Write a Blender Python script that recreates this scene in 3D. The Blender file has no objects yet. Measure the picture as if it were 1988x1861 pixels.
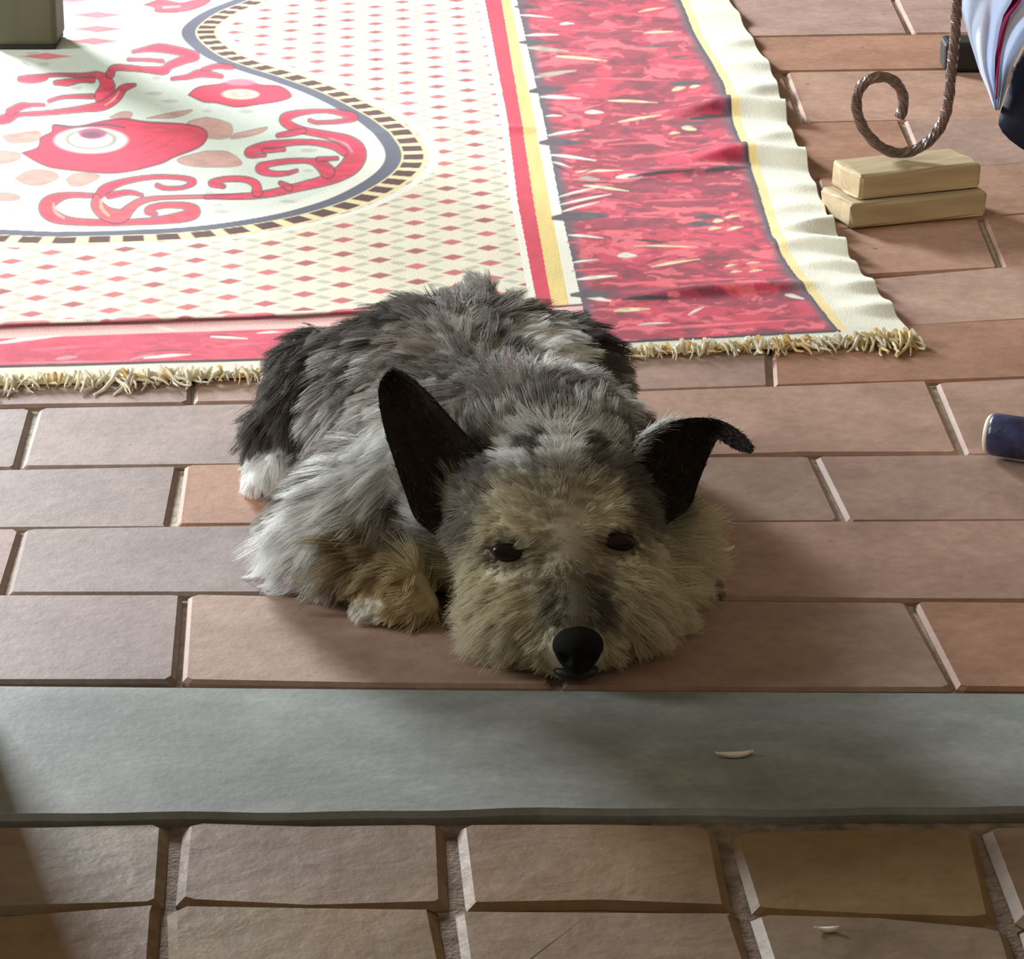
import bpy, bmesh, math, random
import numpy as np
from mathutils import Vector, Matrix
from mathutils.kdtree import KDTree

rng = np.random.default_rng(7)
random.seed(7)
sc = bpy.context.scene
COL = sc.collection

# ------------------------------------------------------------------ camera
IMG_W, IMG_H = 1988.0, 1861.0
FPX = 6200.0
PITCH = math.radians(20.6)
CAM_Z = 0.76
CAM_Y = -CAM_Z / math.tan(PITCH)
cam_d = bpy.data.cameras.new('camera')
cam_d.sensor_fit = 'HORIZONTAL'
cam_d.sensor_width = 36.0
cam_d.lens = FPX / IMG_W * 36.0
cam = bpy.data.objects.new('camera', cam_d)
COL.objects.link(cam)
cam.location = (0, CAM_Y, CAM_Z)
cam.rotation_euler = (math.pi / 2 - PITCH, 0, 0)
sc.camera = cam

# ------------------------------------------------------------------ world, daylight, exposure
world = bpy.data.worlds.new('world')
sc.world = world
world.use_nodes = True
bg = world.node_tree.nodes['Background']
bg.inputs['Color'].default_value = (0.82, 0.66, 0.45, 1)      # warm bounce light of the interior
bg.inputs['Strength'].default_value = 0.26

def area_light(name, loc, target, sx, sy, power, color):
    d = bpy.data.lights.new(name, 'AREA')
    d.shape = 'RECTANGLE'; d.size = sx; d.size_y = sy
    d.energy = power; d.color = color
    o = bpy.data.objects.new(name, d); COL.objects.link(o)
    o.location = loc
    o.rotation_euler = (Vector(target) - Vector(loc)).to_track_quat('-Z', 'Y').to_euler()
    return o
# daylight entering by the garden door behind and by the window on the left
area_light('daylight_door', (-2.05, 3.85, 1.38), (-0.1, -0.1, 0.0), 0.88, 0.85, 390, (0.92, 0.97, 1.0))
area_light('daylight_window', (-4.00, 0.05, 1.75), (0.0, 0.0, 0.0), 1.5, 1.4, 165, (0.88, 0.96, 1.0))

sc.view_settings.view_transform = 'Standard'
sc.view_settings.look = 'None'
sc.view_settings.gamma = 1.0
sc.view_settings.use_curve_mapping = False
sc.view_settings.exposure = 0.0

# ------------------------------------------------------------------ helpers
CP, SP = math.cos(PITCH), math.sin(PITCH)

def ray(u, v):
    a = (np.asarray(u, float) - IMG_W / 2) / FPX
    b = -(np.asarray(v, float) - IMG_H / 2) / FPX
    # forward (0,CP,-SP), up (0,SP,CP)
    return a, CP + b * SP, -SP + b * CP

def on_z(u, v, z=0.0):
    dx, dy, dz = ray(u, v)
    t = (z - CAM_Z) / dz
    return np.stack([dx * t, CAM_Y + dy * t, np.zeros_like(t) + z], -1)

def on_y(u, v, y):
    dx, dy, dz = ray(u, v)
    t = (y - CAM_Y) / dy
    return np.stack([dx * t, np.zeros_like(t) + y, CAM_Z + dz * t], -1)

def proj(p):
    p = np.asarray(p, float)
    x = p[..., 0]; y = p[..., 1] - CAM_Y; z = p[..., 2] - CAM_Z
    f = y * CP - z * SP
    up = y * SP + z * CP
    return IMG_W / 2 + FPX * x / f, IMG_H / 2 - FPX * up / f

def lin(r, g, b):
    def c(x):
        x /= 255.0
        return x / 12.92 if x <= 0.04045 else ((x + 0.055) / 1.055) ** 2.4
    return np.array([c(r), c(g), c(b)])

def sstep(a, b, x):
    t = np.clip((x - a) / (b - a), 0, 1)
    return t * t * (3 - 2 * t)

def set_props(o, label=None, cat=None, group=None, kind=None):
    if label: o['label'] = label
    if cat: o['category'] = cat
    if group: o['group'] = group
    if kind: o['kind'] = kind
    return o

def link(o, parent=None):
    COL.objects.link(o)
    if parent is not None:
        o.parent = parent
    return o

def empty(name, loc=(0, 0, 0), rz=0.0):
    o = bpy.data.objects.new(name, None)
    o.empty_display_size = 0.05
    o.location = loc; o.rotation_euler = (0, 0, rz)
    COL.objects.link(o)
    return o

def mesh_obj(name, verts, faces, mat, parent=None, smooth=False, loc=None):
    me = bpy.data.meshes.new(name)
    me.from_pydata([tuple(map(float, v)) for v in verts], [], [tuple(map(int, f)) for f in faces])
    me.validate()
    if smooth:
        me.polygons.foreach_set('use_smooth', [True] * len(me.polygons))
    if mat: me.materials.append(mat)
    o = bpy.data.objects.new(name, me)
    if loc is not None: o.location = loc
    return link(o, parent)

def big_mesh(name, verts, quads, mat, colors=None, parent=None, smooth=True):
    me = bpy.data.meshes.new(name)
    nv, nf = len(verts), len(quads)
    me.vertices.add(nv)
    me.vertices.foreach_set('co', np.ascontiguousarray(verts, np.float32).ravel())
    me.loops.add(nf * 4)
    me.loops.foreach_set('vertex_index', np.ascontiguousarray(quads, np.int32).ravel())
    me.polygons.add(nf)
    me.polygons.foreach_set('loop_start', np.arange(0, nf * 4, 4, dtype=np.int32))
    me.polygons.foreach_set('use_smooth', np.full(nf, smooth))
    me.update(calc_edges=True)
    if colors is not None:
        at = me.color_attributes.new('Col', 'FLOAT_COLOR', 'POINT')
        c4 = np.ones((nv, 4), np.float32); c4[:, :3] = colors
        at.data.foreach_set('color', c4.ravel())
    me.materials.append(mat)
    return link(bpy.data.objects.new(name, me), parent)

def bm_obj(name, bm, mat, parent=None, smooth=False, loc=None):
    me = bpy.data.meshes.new(name)
    bm.normal_update()
    bm.to_mesh(me); bm.free()
    if smooth:
        me.polygons.foreach_set('use_smooth', [True] * len(me.polygons))
    me.materials.append(mat)
    o = bpy.data.objects.new(name, me)
    if loc is not None: o.location = loc
    return link(o, parent)

def rounded_box(sx, sy, sz, bev, seg=2):
    bm = bmesh.new()
    bmesh.ops.create_cube(bm, size=1.0)
    bmesh.ops.scale(bm, vec=(sx, sy, sz), verts=bm.verts)
    bmesh.ops.translate(bm, vec=(0, 0, sz / 2), verts=bm.verts)
    bmesh.ops.bevel(bm, geom=bm.edges[:], offset=bev, segments=seg, affect='EDGES', profile=0.5)
    return bm

# ------------------------------------------------------------------ noise on arrays
def vnoise(x, y, seed=0):
    xi = np.floor(x).astype(np.int64); yi = np.floor(y).astype(np.int64)
    fx = x - xi; fy = y - yi
    fx = fx * fx * (3 - 2 * fx); fy = fy * fy * (3 - 2 * fy)
    def h(a, b):
        n = (a * 374761393 + b * 668265263 + seed * 1442695041) & 0xffffffff
        n = ((n ^ (n >> 13)) * 1274126177) & 0xffffffff
        return ((n ^ (n >> 16)) & 0xffff) / 65535.0
    a = h(xi, yi); b = h(xi + 1, yi); c = h(xi, yi + 1); d = h(xi + 1, yi + 1)
    return (a * (1 - fx) + b * fx) * (1 - fy) + (c * (1 - fx) + d * fx) * fy

def fbm(x, y, seed=0, oct=3):
    s = 0; a = 0.5; t = 0
    for k in range(oct):
        s = s + a * vnoise(x * 2 ** k, y * 2 ** k, seed + k * 17); t += a; a *= 0.5
    return s / t

# ------------------------------------------------------------------ materials
def new_mat(name):
    m = bpy.data.materials.new(name); m.use_nodes = True
    nt = m.node_tree
    return m, nt, nt.nodes['Principled BSDF']

def N(nt, t, **kw):
    n = nt.nodes.new(t)
    for k, v in kw.items(): setattr(n, k, v)
    return n

def mixrgb(nt, blend, fac, a, b):
    n = N(nt, 'ShaderNodeMix', data_type='RGBA', blend_type=blend)
    for sock, val in ((n.inputs['Factor'], fac), (n.inputs['A'], a), (n.inputs['B'], b)):
        if hasattr(val, 'is_linked') or isinstance(val, bpy.types.NodeSocket):
            nt.links.new(val, sock)
        else:
            if sock.type == 'RGBA' and len(val) == 3: val = (*val, 1)
            sock.default_value = val
    return n.outputs['Result']

def noise_node(nt, vec, scale, detail=3, rough=0.55, dist=0.0):
    n = N(nt, 'ShaderNodeTexNoise')
    n.inputs['Scale'].default_value = scale
    n.inputs['Detail'].default_value = detail
    n.inputs['Roughness'].default_value = rough
    n.inputs['Distortion'].default_value = dist
    nt.links.new(vec, n.inputs['Vector'])
    return n

def ramp(nt, fac, stops):
    n = N(nt, 'ShaderNodeValToRGB')
    el = n.color_ramp.elements
    while len(el) < len(stops): el.new(0.5)
    for e, (p, c) in zip(el, stops):
        e.position = p; e.color = (*c, 1) if len(c) == 3 else c
    nt.links.new(fac, n.inputs['Fac'])
    return n

def bump(nt, bsdf, height, strength, dist, prev=None):
    n = N(nt, 'ShaderNodeBump')
    n.inputs['Strength'].default_value = strength
    n.inputs['Distance'].default_value = dist
    nt.links.new(height, n.inputs['Height'])
    if prev is not None: nt.links.new(prev, n.inputs['Normal'])
    nt.links.new(n.outputs['Normal'], bsdf.inputs['Normal'])
    return n.outputs['Normal']

def simple_mat(name, color, rough=0.6, var=0.15, scale=40, bumps=0.2, spec=0.3, metal=0.0, stretch=None):
    m, nt, b = new_mat(name)
    tc = N(nt, 'ShaderNodeTexCoord')
    vec = tc.outputs['Object']
    if stretch:
        mp = N(nt, 'ShaderNodeMapping'); mp.inputs['Scale'].default_value = stretch
        nt.links.new(vec, mp.inputs['Vector']); vec = mp.outputs['Vector']
    n = noise_node(nt, vec, scale, 4)
    c = np.array(color)
    r = ramp(nt, n.outputs['Fac'], [(0.3, tuple(c * (1 - var))), (0.7, tuple(np.minimum(c * (1 + var), 1)))])
    nt.links.new(r.outputs['Color'], b.inputs['Base Color'])
    b.inputs['Roughness'].default_value = rough
    b.inputs['Specular IOR Level'].default_value = spec
    b.inputs['Metallic'].default_value = metal
    if bumps:
        n2 = noise_node(nt, vec, scale * 4, 3)
        bump(nt, b, n2.outputs['Fac'], bumps, 0.002)
    return m

def brick_material(name, rough, relief):
    m, nt, b = new_mat(name)
    oi = N(nt, 'ShaderNodeObjectInfo')
    geo = N(nt, 'ShaderNodeNewGeometry')
    pos = geo.outputs['Position']
    n1 = noise_node(nt, pos, 14, 4, 0.6)
    n2 = noise_node(nt, pos, 90, 3, 0.6)
    n3 = noise_node(nt, pos, 420, 2, 0.5)
    base = oi.outputs['Color']
    c1 = mixrgb(nt, 'MULTIPLY', 1.0, base, ramp(nt, n1.outputs['Fac'], [(0.28, (0.80, 0.78, 0.76)), (0.72, (1.18, 1.2, 1.22))]).outputs['Color'])
    c2 = mixrgb(nt, 'MULTIPLY', 1.0, c1, ramp(nt, n2.outputs['Fac'], [(0.3, (0.88, 0.88, 0.88)), (0.7, (1.1, 1.1, 1.1))]).outputs['Color'])
    # pits
    vo = N(nt, 'ShaderNodeTexVoronoi'); vo.inputs['Scale'].default_value = 34
    nt.links.new(pos, vo.inputs['Vector'])
    pit = ramp(nt, vo.outputs['Distance'], [(0.05, (0.35, 0.3, 0.28)), (0.09, (1, 1, 1))])
    gate = ramp(nt, n1.outputs['Fac'], [(0.52, (0, 0, 0)), (0.58, (1, 1, 1))])
    c3 = mixrgb(nt, 'MULTIPLY', gate.outputs['Color'], c2, pit.outputs['Color'])
    nt.links.new(c3, b.inputs['Base Color'])
    b.inputs['Roughness'].default_value = rough
    b.inputs['Specular IOR Level'].default_value = 0.22
    p = bump(nt, b, n2.outputs['Fac'], 0.13, 0.003)
    p = bump(nt, b, n3.outputs['Fac'], 0.12, 0.0008, p)
    if relief > 1.5:
        wv = noise_node(nt, pos, 24, 3, 0.55, 0.3)
        bump(nt, b, wv.outputs['Fac'], 0.16, 0.010, p)
    return m

def attr_mat(name, rough=0.85, spec=0.1, bump_scale=0, bstr=0.3, sheen=0.0):
    m, nt, b = new_mat(name)
    a = N(nt, 'ShaderNodeAttribute', attribute_name='Col')
    nt.links.new(a.outputs['Color'], b.inputs['Base Color'])
    b.inputs['Roughness'].default_value = rough
    b.inputs['Specular IOR Level'].default_value = spec
    b.inputs['Sheen Weight'].default_value = sheen
    if bump_scale:
        geo = N(nt, 'ShaderNodeNewGeometry')
        n = noise_node(nt, geo.outputs['Position'], bump_scale, 3, 0.6)
        bump(nt, b, n.outputs['Fac'], bstr, 0.002)
    return m

def hair_mat(name):
    m, nt, b = new_mat(name)
    a = N(nt, 'ShaderNodeAttribute', attribute_name='Col')
    nt.links.new(a.outputs['Color'], b.inputs['Base Color'])
    b.inputs['Roughness'].default_value = 0.55
    b.inputs['Specular IOR Level'].default_value = 0.25
    tr = N(nt, 'ShaderNodeBsdfTranslucent'); nt.links.new(a.outputs['Color'], tr.inputs['Color'])
    mx = N(nt, 'ShaderNodeMixShader'); mx.inputs['Fac'].default_value = 0.35
    nt.links.new(b.outputs['BSDF'], mx.inputs[1]); nt.links.new(tr.outputs['BSDF'], mx.inputs[2])
    nt.links.new(mx.outputs['Shader'], nt.nodes['Material Output'].inputs['Surface'])
    return m

M_BRICK = brick_material('terracotta_brick', 0.62, 1.0)
M_ROUGH = brick_material('rough_brick', 0.55, 1.6)
M_MORTAR = simple_mat('mortar', (0.58, 0.54, 0.48), 0.9, 0.3, 120, 0.6)
M_EARTH = simple_mat('brown_mortar', (0.20, 0.145, 0.11), 0.9, 0.5, 90, 0.6)

def slab_material():
    m, nt, b = new_mat('grey_stone')
    geo = N(nt, 'ShaderNodeNewGeometry'); pos = geo.outputs['Position']
    n1 = noise_node(nt, pos, 9, 5, 0.6, 0.6)
    mp = N(nt, 'ShaderNodeMapping'); mp.inputs['Scale'].default_value = (8, 17, 10)
    nt.links.new(pos, mp.inputs['Vector'])
    n2 = noise_node(nt, mp.outputs['Vector'], 2.2, 4, 0.6)
    n3 = noise_node(nt, pos, 160, 3, 0.6)
    c = ramp(nt, n1.outputs['Fac'], [(0.28, (0.185, 0.198, 0.186)), (0.5, (0.245, 0.258, 0.245)), (0.72, (0.355, 0.375, 0.362))]).outputs['Color']
    c = mixrgb(nt, 'MULTIPLY', 1.0, c, ramp(nt, n2.outputs['Fac'], [(0.3, (0.85, 0.86, 0.85)), (0.7, (1.14, 1.14, 1.15))]).outputs['Color'])
    c = mixrgb(nt, 'MULTIPLY', 1.0, c, ramp(nt, n3.outputs['Fac'], [(0.3, (0.9, 0.9, 0.9)), (0.7, (1.08, 1.08, 1.08))]).outputs['Color'])
    nt.links.new(c, b.inputs['Base Color'])
    b.inputs['Roughness'].default_value = 0.6
    b.inputs['Specular IOR Level'].default_value = 0.25
    p = bump(nt, b, n3.outputs['Fac'], 0.2, 0.001)
    bump(nt, b, n1.outputs['Fac'], 0.15, 0.006, p)
    return m
M_SLAB = slab_material()
M_PLASTER = simple_mat('plaster', (0.55, 0.48, 0.38), 0.9, 0.05, 12, 0.2)

# ------------------------------------------------------------------ floors
LOW = -0.003          # the lower floor in front of the threshold

def lerp_line(pts, u):
    pts = np.array(pts, float)
    u = np.asarray(u, float)
    r = np.interp(u, pts[:, 0], pts[:, 1])
    if len(pts) > 1:
        sl = (pts[1, 1] - pts[0, 1]) / (pts[1, 0] - pts[0, 0])
        sr = (pts[-1, 1] - pts[-2, 1]) / (pts[-1, 0] - pts[-2, 0])
        r = np.where(u < pts[0, 0], pts[0, 1] + (u - pts[0, 0]) * sl, r)
        r = np.where(u > pts[-1, 0], pts[-1, 1] + (u - pts[-1, 0]) * sr, r)
    return r

def plane_floor(name, x0, x1, y0, y1, z, mat, thick=0.05):
    v = [(x0, y0, z), (x1, y0, z), (x1, y1, z), (x0, y1, z)]
    v += [(a, b, z - thick) for a, b, _ in v]
    f = [(0, 1, 2, 3), (7, 6, 5, 4), (0, 4, 5, 1), (1, 5, 6, 2), (2, 6, 7, 3), (3, 7, 4, 0)]
    return mesh_obj(name, v, f, mat)

FRONT_Y = float(on_z(994, 1331, 0)[1])          # front line of the raised brick floor
SLAB_Y = float(on_z(994, 1578, 0)[1])           # front line of the threshold slab

floor = plane_floor('floor', -2.2, 2.4, FRONT_Y - 0.002, 4.2, -0.0046, M_MORTAR)
set_props(floor, 'terracotta brick floor of the bright room behind the threshold', 'floor', kind='structure')
floor_low = plane_floor('floor_lower', -2.2, 2.4, -3.2, SLAB_Y + 0.004, LOW - 0.0050, M_EARTH)
set_props(floor_low, 'rough brown brick paving in front of the threshold slab', 'floor', kind='structure')

def make_brick(corners, gap_side, gap_end, z, mat, parent, color, jitter=0.0008, bevel=0.0022, drop=0.012):
    """corners: 4 floor points ordered front-left, front-right, back-right, back-left"""
    c = [np.array(p[:2], float) for p in corners]
    ce = sum(c) / 4
    fl, fr, br, bl = c
    ex = (fr - fl) / np.linalg.norm(fr - fl); ey = (bl - fl) / np.linalg.norm(bl - fl)
    fl = fl + ex * gap_end + ey * gap_side; fr = fr - ex * gap_end + ey * gap_side
    br = br - ex * gap_end - ey * gap_side; bl = bl + ex * gap_end - ey * gap_side
    r = random.uniform(0.0014, 0.0034)
    ring = []
    def jit(): return np.array([random.gauss(0, jitter), random.gauss(0, jitter)])
    ring += [fl + ey * r * random.uniform(.6, 1.2), fl + ex * r * random.uniform(.6, 1.4)]
    ring += [(fl + fr) / 2 + jit() * 1.2]
    ring += [fr - ex * r * random.uniform(.6, 1.4), fr + ey * r * random.uniform(.6, 1.2)]
    ring += [br - ey * r * random.uniform(.6, 1.2), br - ex * r * random.uniform(.6, 1.4)]
    ring += [(bl + br) / 2 + jit() * 1.2]
    ring += [bl + ex * r * random.uniform(.6, 1.4), bl - ey * r * random.uniform(.6, 1.2)]
    ring = [p + jit() for p in ring]
    n = len(ring)
    tilt = np.array([random.gauss(0, 0.004), random.gauss(0, 0.006)])
    verts = []
    for p in ring:                       # top, set in by the bevel
        d = p - ce; q = ce + d * (1 - bevel / max(np.linalg.norm(d), 1e-6) * 1.0)
        q = p - np.sign(d @ ex) * ex * bevel * 1.3 * (abs(d @ ex) > 0.3 * np.linalg.norm(fr - fl)) - np.sign(d @ ey) * ey * bevel * 0.8 * (abs(d @ ey) > 0.3 * np.linalg.norm(bl - fl))
        verts.append((q[0] - ce[0], q[1] - ce[1], tilt @ (q - ce)))
    for p in ring:
        verts.append((p[0] - ce[0], p[1] - ce[1], -bevel * 1.1 + tilt @ (p - ce)))
    for p in ring:
        verts.append((p[0] - ce[0], p[1] - ce[1], -drop))
    faces = [tuple(range(n))]
    for k in range(n):
        k2 = (k + 1) % n
        faces.append((k, n + k, n + k2, k2)); faces.append((n + k, 2 * n + k, 2 * n + k2, n + k2))
    o = mesh_obj('brick', verts, faces, mat, parent, loc=(ce[0], ce[1], z + random.gauss(0, 0.00035)))
    o.color = (*color, 1)
    return o

# row lines (pixel line -> floor), front to back, and the joints of every row as (top u, bottom u)
ROWS = [
    [(0, 1322), (1000, 1330), (1988, 1337)], [(0, 1152), (1988, 1165)], [(0, 1022), (1988, 1008)], [(0, 908), (1988, 878)],
    [(0, 790), (1250, 760), (1988, 731)], [(0, 690), (1770, 635), (1988, 620)], [(0, 600), (1690, 545), (1988, 515)],
    [(0, 510), (1607, 447), (1988, 417)], [(0, 420), (1600, 345), (1988, 316)], [(0, 290), (1560, 236), (1988, 228)],
    [(0, 180), (1510, 139), (1988, 131)], [(0, 100), (1610, 69), (1988, 62)], [(0, 20), (1430, -4), (1988, -12)]]
JOINTS = [
    [(-355, -385), (360, 345), (1062, 1085), (1768, 1855), (2480, 2600)],
    [(-610, -670), (45, 8), (690, 685), (1362, 1392), (2020, 2080)],
    [(-270, -300), (352, 333), (955, 972), (1578, 1640), (2200, 2270)],
    [(-520, -560), (70, 38), (640, 642), (1205, 1232), (1808, 1868), (2380, 2450)],
    [(-200, -215), (380, 372), (930, 935), (1490, 1500), (2070, 2110)],
    [(80, 60), (620, 620), (1120, 1130), (1640, 1665), (2190, 2230)],
    [(-150, -170), (370, 365), (880, 885), (1390, 1405), (1905, 1945), (2400, 2440)],
    [(90, 75), (580, 580), (1080, 1090), (1580, 1610), (2090, 2120)],
    [(290, 285), (780, 785), (1260, 1270), (1752, 1795), (2240, 2290)],
    [(80, 60), (560, 558), (1040, 1050), (1523, 1558), (2015, 2045)],
    [(320, 318), (810, 815), (1320, 1340), (1868, 1895), (2300, 2330)],
    [(120, 110), (660, 660), (1190, 1200), (1732, 1770), (2230, 2260)],
]
PAL = [lin(168, 134, 116), lin(162, 126, 106), lin(160, 132, 118), lin(170, 138, 122), lin(160, 120, 98), lin(164, 136, 124)]
PALG = [lin(142, 126, 120), lin(146, 122, 114), lin(146, 128, 122)]  # greyer tone at left puts the cool daylight sheen into the brick colour

# rug outline in pixels (used here to leave out bricks that lie wholly under it)
E7 = [(-300, 1235), (0, 1413), (86, 1462), (142, 1497), (210, 1521), (251, 1531), (314, 1561), (355, 1577), (429, 1607), (462, 1626), (532, 1662), (560, 1692), (619, 1738), (649, 1766), (672, 1774)]    # (v, u) right edge
H3 = [(-400, 770), (0, 752), (500, 735), (1250, 692), (1768, 667)]                    # (u, v) bottom edge
def under_rug(p):
    u, v = proj(np.array([*p[:2], 0.0]))
    ue = np.interp(v, [a for a, _ in E7], [b for _, b in E7])
    return u < ue - 45 and v < lerp_line(H3, u) - 30

def isect(line, ja, va, jb, vb):
    # intersection of a row line with the joint through (ja,va),(jb,vb)
    u = (ja + jb) / 2
    for _ in range(6):
        v = float(lerp_line(line, u))
        u = ja + (jb - ja) * (v - va) / (vb - va)
    return u, v

for r in range(12):
    lo, hi = ROWS[r], ROWS[r + 1]
    js = JOINTS[r]
    pts = []
    for (ut, ub) in js:
        um = (ut + ub) / 2
        vt, vb = float(lerp_line(hi, um)), float(lerp_line(lo, um))
        pts.append((isect(lo, ut, vt, ub, vb), isect(hi, ut, vt, ub, vb)))
    P = [(on_z(*a), on_z(*b)) for a, b in pts]
    # run on beyond the frame
    d0 = P[1][0] - P[0][0]; d1 = P[-1][0] - P[-2][0]
    for k in range(4):
        P.insert(0, (P[0][0] - d0, P[0][1] - d0)); P.append((P[-1][0] + d1, P[-1][1] + d1))
    for k in range(len(P) - 1):
        cs = [P[k][0], P[k + 1][0], P[k + 1][1], P[k][1]]
        if all(under_rug(c) for c in cs): continue
        if max(c[0] for c in cs) < -1.3 or min(c[0] for c in cs) > 1.4: continue
        cu, cv = proj(sum(cs) / 4)
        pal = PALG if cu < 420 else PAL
        col = pal[random.randrange(len(pal))] * random.uniform(0.93, 1.08)
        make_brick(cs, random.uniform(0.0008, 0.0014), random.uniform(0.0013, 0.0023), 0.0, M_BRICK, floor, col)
# rows further back, beyond the top of the frame
yb = float(on_z(994, -5)[1])
for r in range(8):
    off = 0.11 * (r % 2)
    for k in range(1, 9):
        x0 = -0.2 + k * 0.22 + off
        cs = [np.array((x0, yb, 0)), np.array((x0 + .22, yb, 0)), np.array((x0 + .22, yb + .11, 0)), np.array((x0, yb + .11, 0))]
        if not all(under_rug(c) for c in cs):
            make_brick(cs, 0.001, 0.002, 0.0, M_BRICK, floor, PAL[random.randrange(len(PAL))] * random.uniform(.9, 1.1))
    yb += 0.11

# threshold slab
def slab():
    top_l = [(0, 1329), (1000, 1338), (1988, 1344)]
    bot_l = [(0, 1584), (1000, 1573), (1988, 1569)]
    us = np.linspace(-1100, 3000, 60)
    back = np.array([on_z(u, float(lerp_line(top_l, u))) for u in us]); front = np.array([on_z(u, float(lerp_line(bot_l, u))) for u in us])
    front[:, 1] += 0.0011 * np.sin(us / 140.0) + 0.0009 * np.sin(us / 53.0 + 1)
    verts = []; prof = [(0.0, -0.03, 1), (0.0, -0.002, 1), (0.012, 0.0, 1), (0.5, 0.0006, .5), (0.985, -0.0002, 0), (1.0, -0.0035, 0), (1.0, -0.03, 0)]
    for k in range(len(us)):
        for (t, z, _) in prof:
            p = back[k] * (1 - t) + front[k] * t
            verts.append((p[0], p[1], z))
    m = len(prof); faces = []
    for k in range(len(us) - 1):
        for j in range(m - 1):
            faces.append((k * m + j, k * m + j + 1, (k + 1) * m + j + 1, (k + 1) * m + j))
        faces.append((k * m + m - 1, k * m, (k + 1) * m, (k + 1) * m + m - 1))
    faces.append(tuple(range(m))[::-1]); faces.append(tuple((len(us) - 1) * m + j for j in range(m)))
    o = mesh_obj('trim_1', verts, faces, M_SLAB, smooth=False)
    bm = bmesh.new(); bm.from_mesh(o.data); bmesh.ops.recalc_face_normals(bm, faces=bm.faces[:]); bm.to_mesh(o.data); bm.free()
    return set_props(o, 'grey stone threshold slab between the two brick floors', 'threshold', kind='structure')
slab()

# rough bricks of the lower floor: columns nearly in line
LP = [lin(128, 104, 78), lin(134, 114, 92), lin(130, 104, 82), lin(132, 104, 74), lin(128, 102, 68)]
LCOL = [[(-720, -790), (-190, -240), (344, 322), (873, 884), (1397, 1440), (1897, 1958), (2420, 2510), (2950, 3060)],
        [(-800, -860), (-250, -290), (322, 312), (870, 890), (1442, 1490), (1958, 2030), (2500, 2590), (3050, 3160)],
        [(-560, -600), (20, 0), (600, 600), (1180, 1210), (1740, 1800), (2300, 2380), (2860, 2960)]]
LROW = [[(-800, 1606), (0, 1598), (350, 1590), (870, 1594), (1400, 1601), (1988, 1598), (3000, 1600)],
        [(-800, 1790), (0, 1772), (330, 1754), (870, 1758), (1400, 1752), (1460, 1772), (1988, 1790), (3000, 1800)],
        [(-800, 1960), (0, 1950), (1988, 1955), (3000, 1965)], [(-800, 2150), (3000, 2150)]]
for r in range(3):
    lo, hi = LROW[r + 1], LROW[r]
    pts = []
    for (ut, ub) in LCOL[r]:
        um = (ut + ub) / 2
        vt, vb = float(lerp_line(hi, um)), float(lerp_line(lo, um))
        pts.append((isect(lo, ut, vt, ub, vb), isect(hi, ut, vt, ub, vb)))
    P = [(on_z(*a, LOW), on_z(*b, LOW)) for a, b in pts]
    for k in range(len(P) - 1):
        cs = [P[k][0], P[k + 1][0], P[k + 1][1], P[k][1]]
        make_brick(cs, random.uniform(0.0012, 0.0022), random.uniform(0.0028, 0.0042), LOW, M_ROUGH, floor_low,
                   LP[(k + 2 * r) % len(LP)] * random.uniform(0.92, 1.08), jitter=0.0016, bevel=0.0038, drop=0.014)
yb = float(on_z(994, 2150, LOW)[1])
for r in range(9):
    for k in range(-6, 7):
        x0 = k * 0.14 + 0.07 * (r % 2)
        cs = [np.array((x0, yb - .10, 0)), np.array((x0 + .14, yb - .10, 0)), np.array((x0 + .14, yb, 0)), np.array((x0, yb, 0))]
        make_brick(cs, 0.0018, 0.0035, LOW, M_ROUGH, floor_low, LP[random.randrange(len(LP))], jitter=0.0016, bevel=0.0038, drop=0.014)
    yb -= 0.10

# the wall that holds the doorway (its jambs stand outside the frame)
JX0 = float(on_z(-60, 1329)[0]); JX1 = 0.62
WZ0, WZ1 = 0.0, 2.6
def wall():
    bm = bmesh.new()
    def box(x0, x1, z0, z1):
        vs = [bm.verts.new(p) for p in [(x0, SLAB_Y, z0), (x1, SLAB_Y, z0), (x1, FRONT_Y, z0), (x0, FRONT_Y, z0), (x0, SLAB_Y, z1), (x1, SLAB_Y, z1), (x1, FRONT_Y, z1), (x0, FRONT_Y, z1)]]
        for f in [(3, 2, 1, 0), (4, 5, 6, 7), (0, 1, 5, 4), (1, 2, 6, 5), (2, 3, 7, 6), (3, 0, 4, 7)]:
            bm.faces.new([vs[i] for i in f])
    box(-2.2, JX0, 0.0008, WZ1); box(JX1, 2.4, 0.0008, WZ1); box(JX0, JX1, 2.05, WZ1)
    o = bm_obj('wall_front', bm, M_PLASTER)
    return set_props(o, 'plastered wall with a doorway over the grey threshold', 'wall', kind='structure')
wall()

# ------------------------------------------------------------------ rug
def seg_dist(U, V, ax, ay, bx, by):
    dx, dy = bx - ax, by - ay
    L2 = dx * dx + dy * dy + 1e-12
    t = np.clip(((U - ax) * dx + (V - ay) * dy) / L2, 0, 1)
    return np.hypot(U - ax - t * dx, V - ay - t * dy), t

def catmull(pts, n=6):
    p = np.array(pts, float)
    q = np.vstack([2 * p[0] - p[1], p, 2 * p[-1] - p[-2]])
    out = []
    for i in range(1, len(q) - 2):
        for t in np.arange(n) / n:
            a, b, c, d = q[i - 1], q[i], q[i + 1], q[i + 2]
            out.append(0.5 * (2 * b + (c - a) * t + (2 * a - 5 * b + 4 * c - d) * t * t + (3 * b - a - 3 * c + d) * t ** 3))
    out.append(p[-1])
    return np.array(out)

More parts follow.
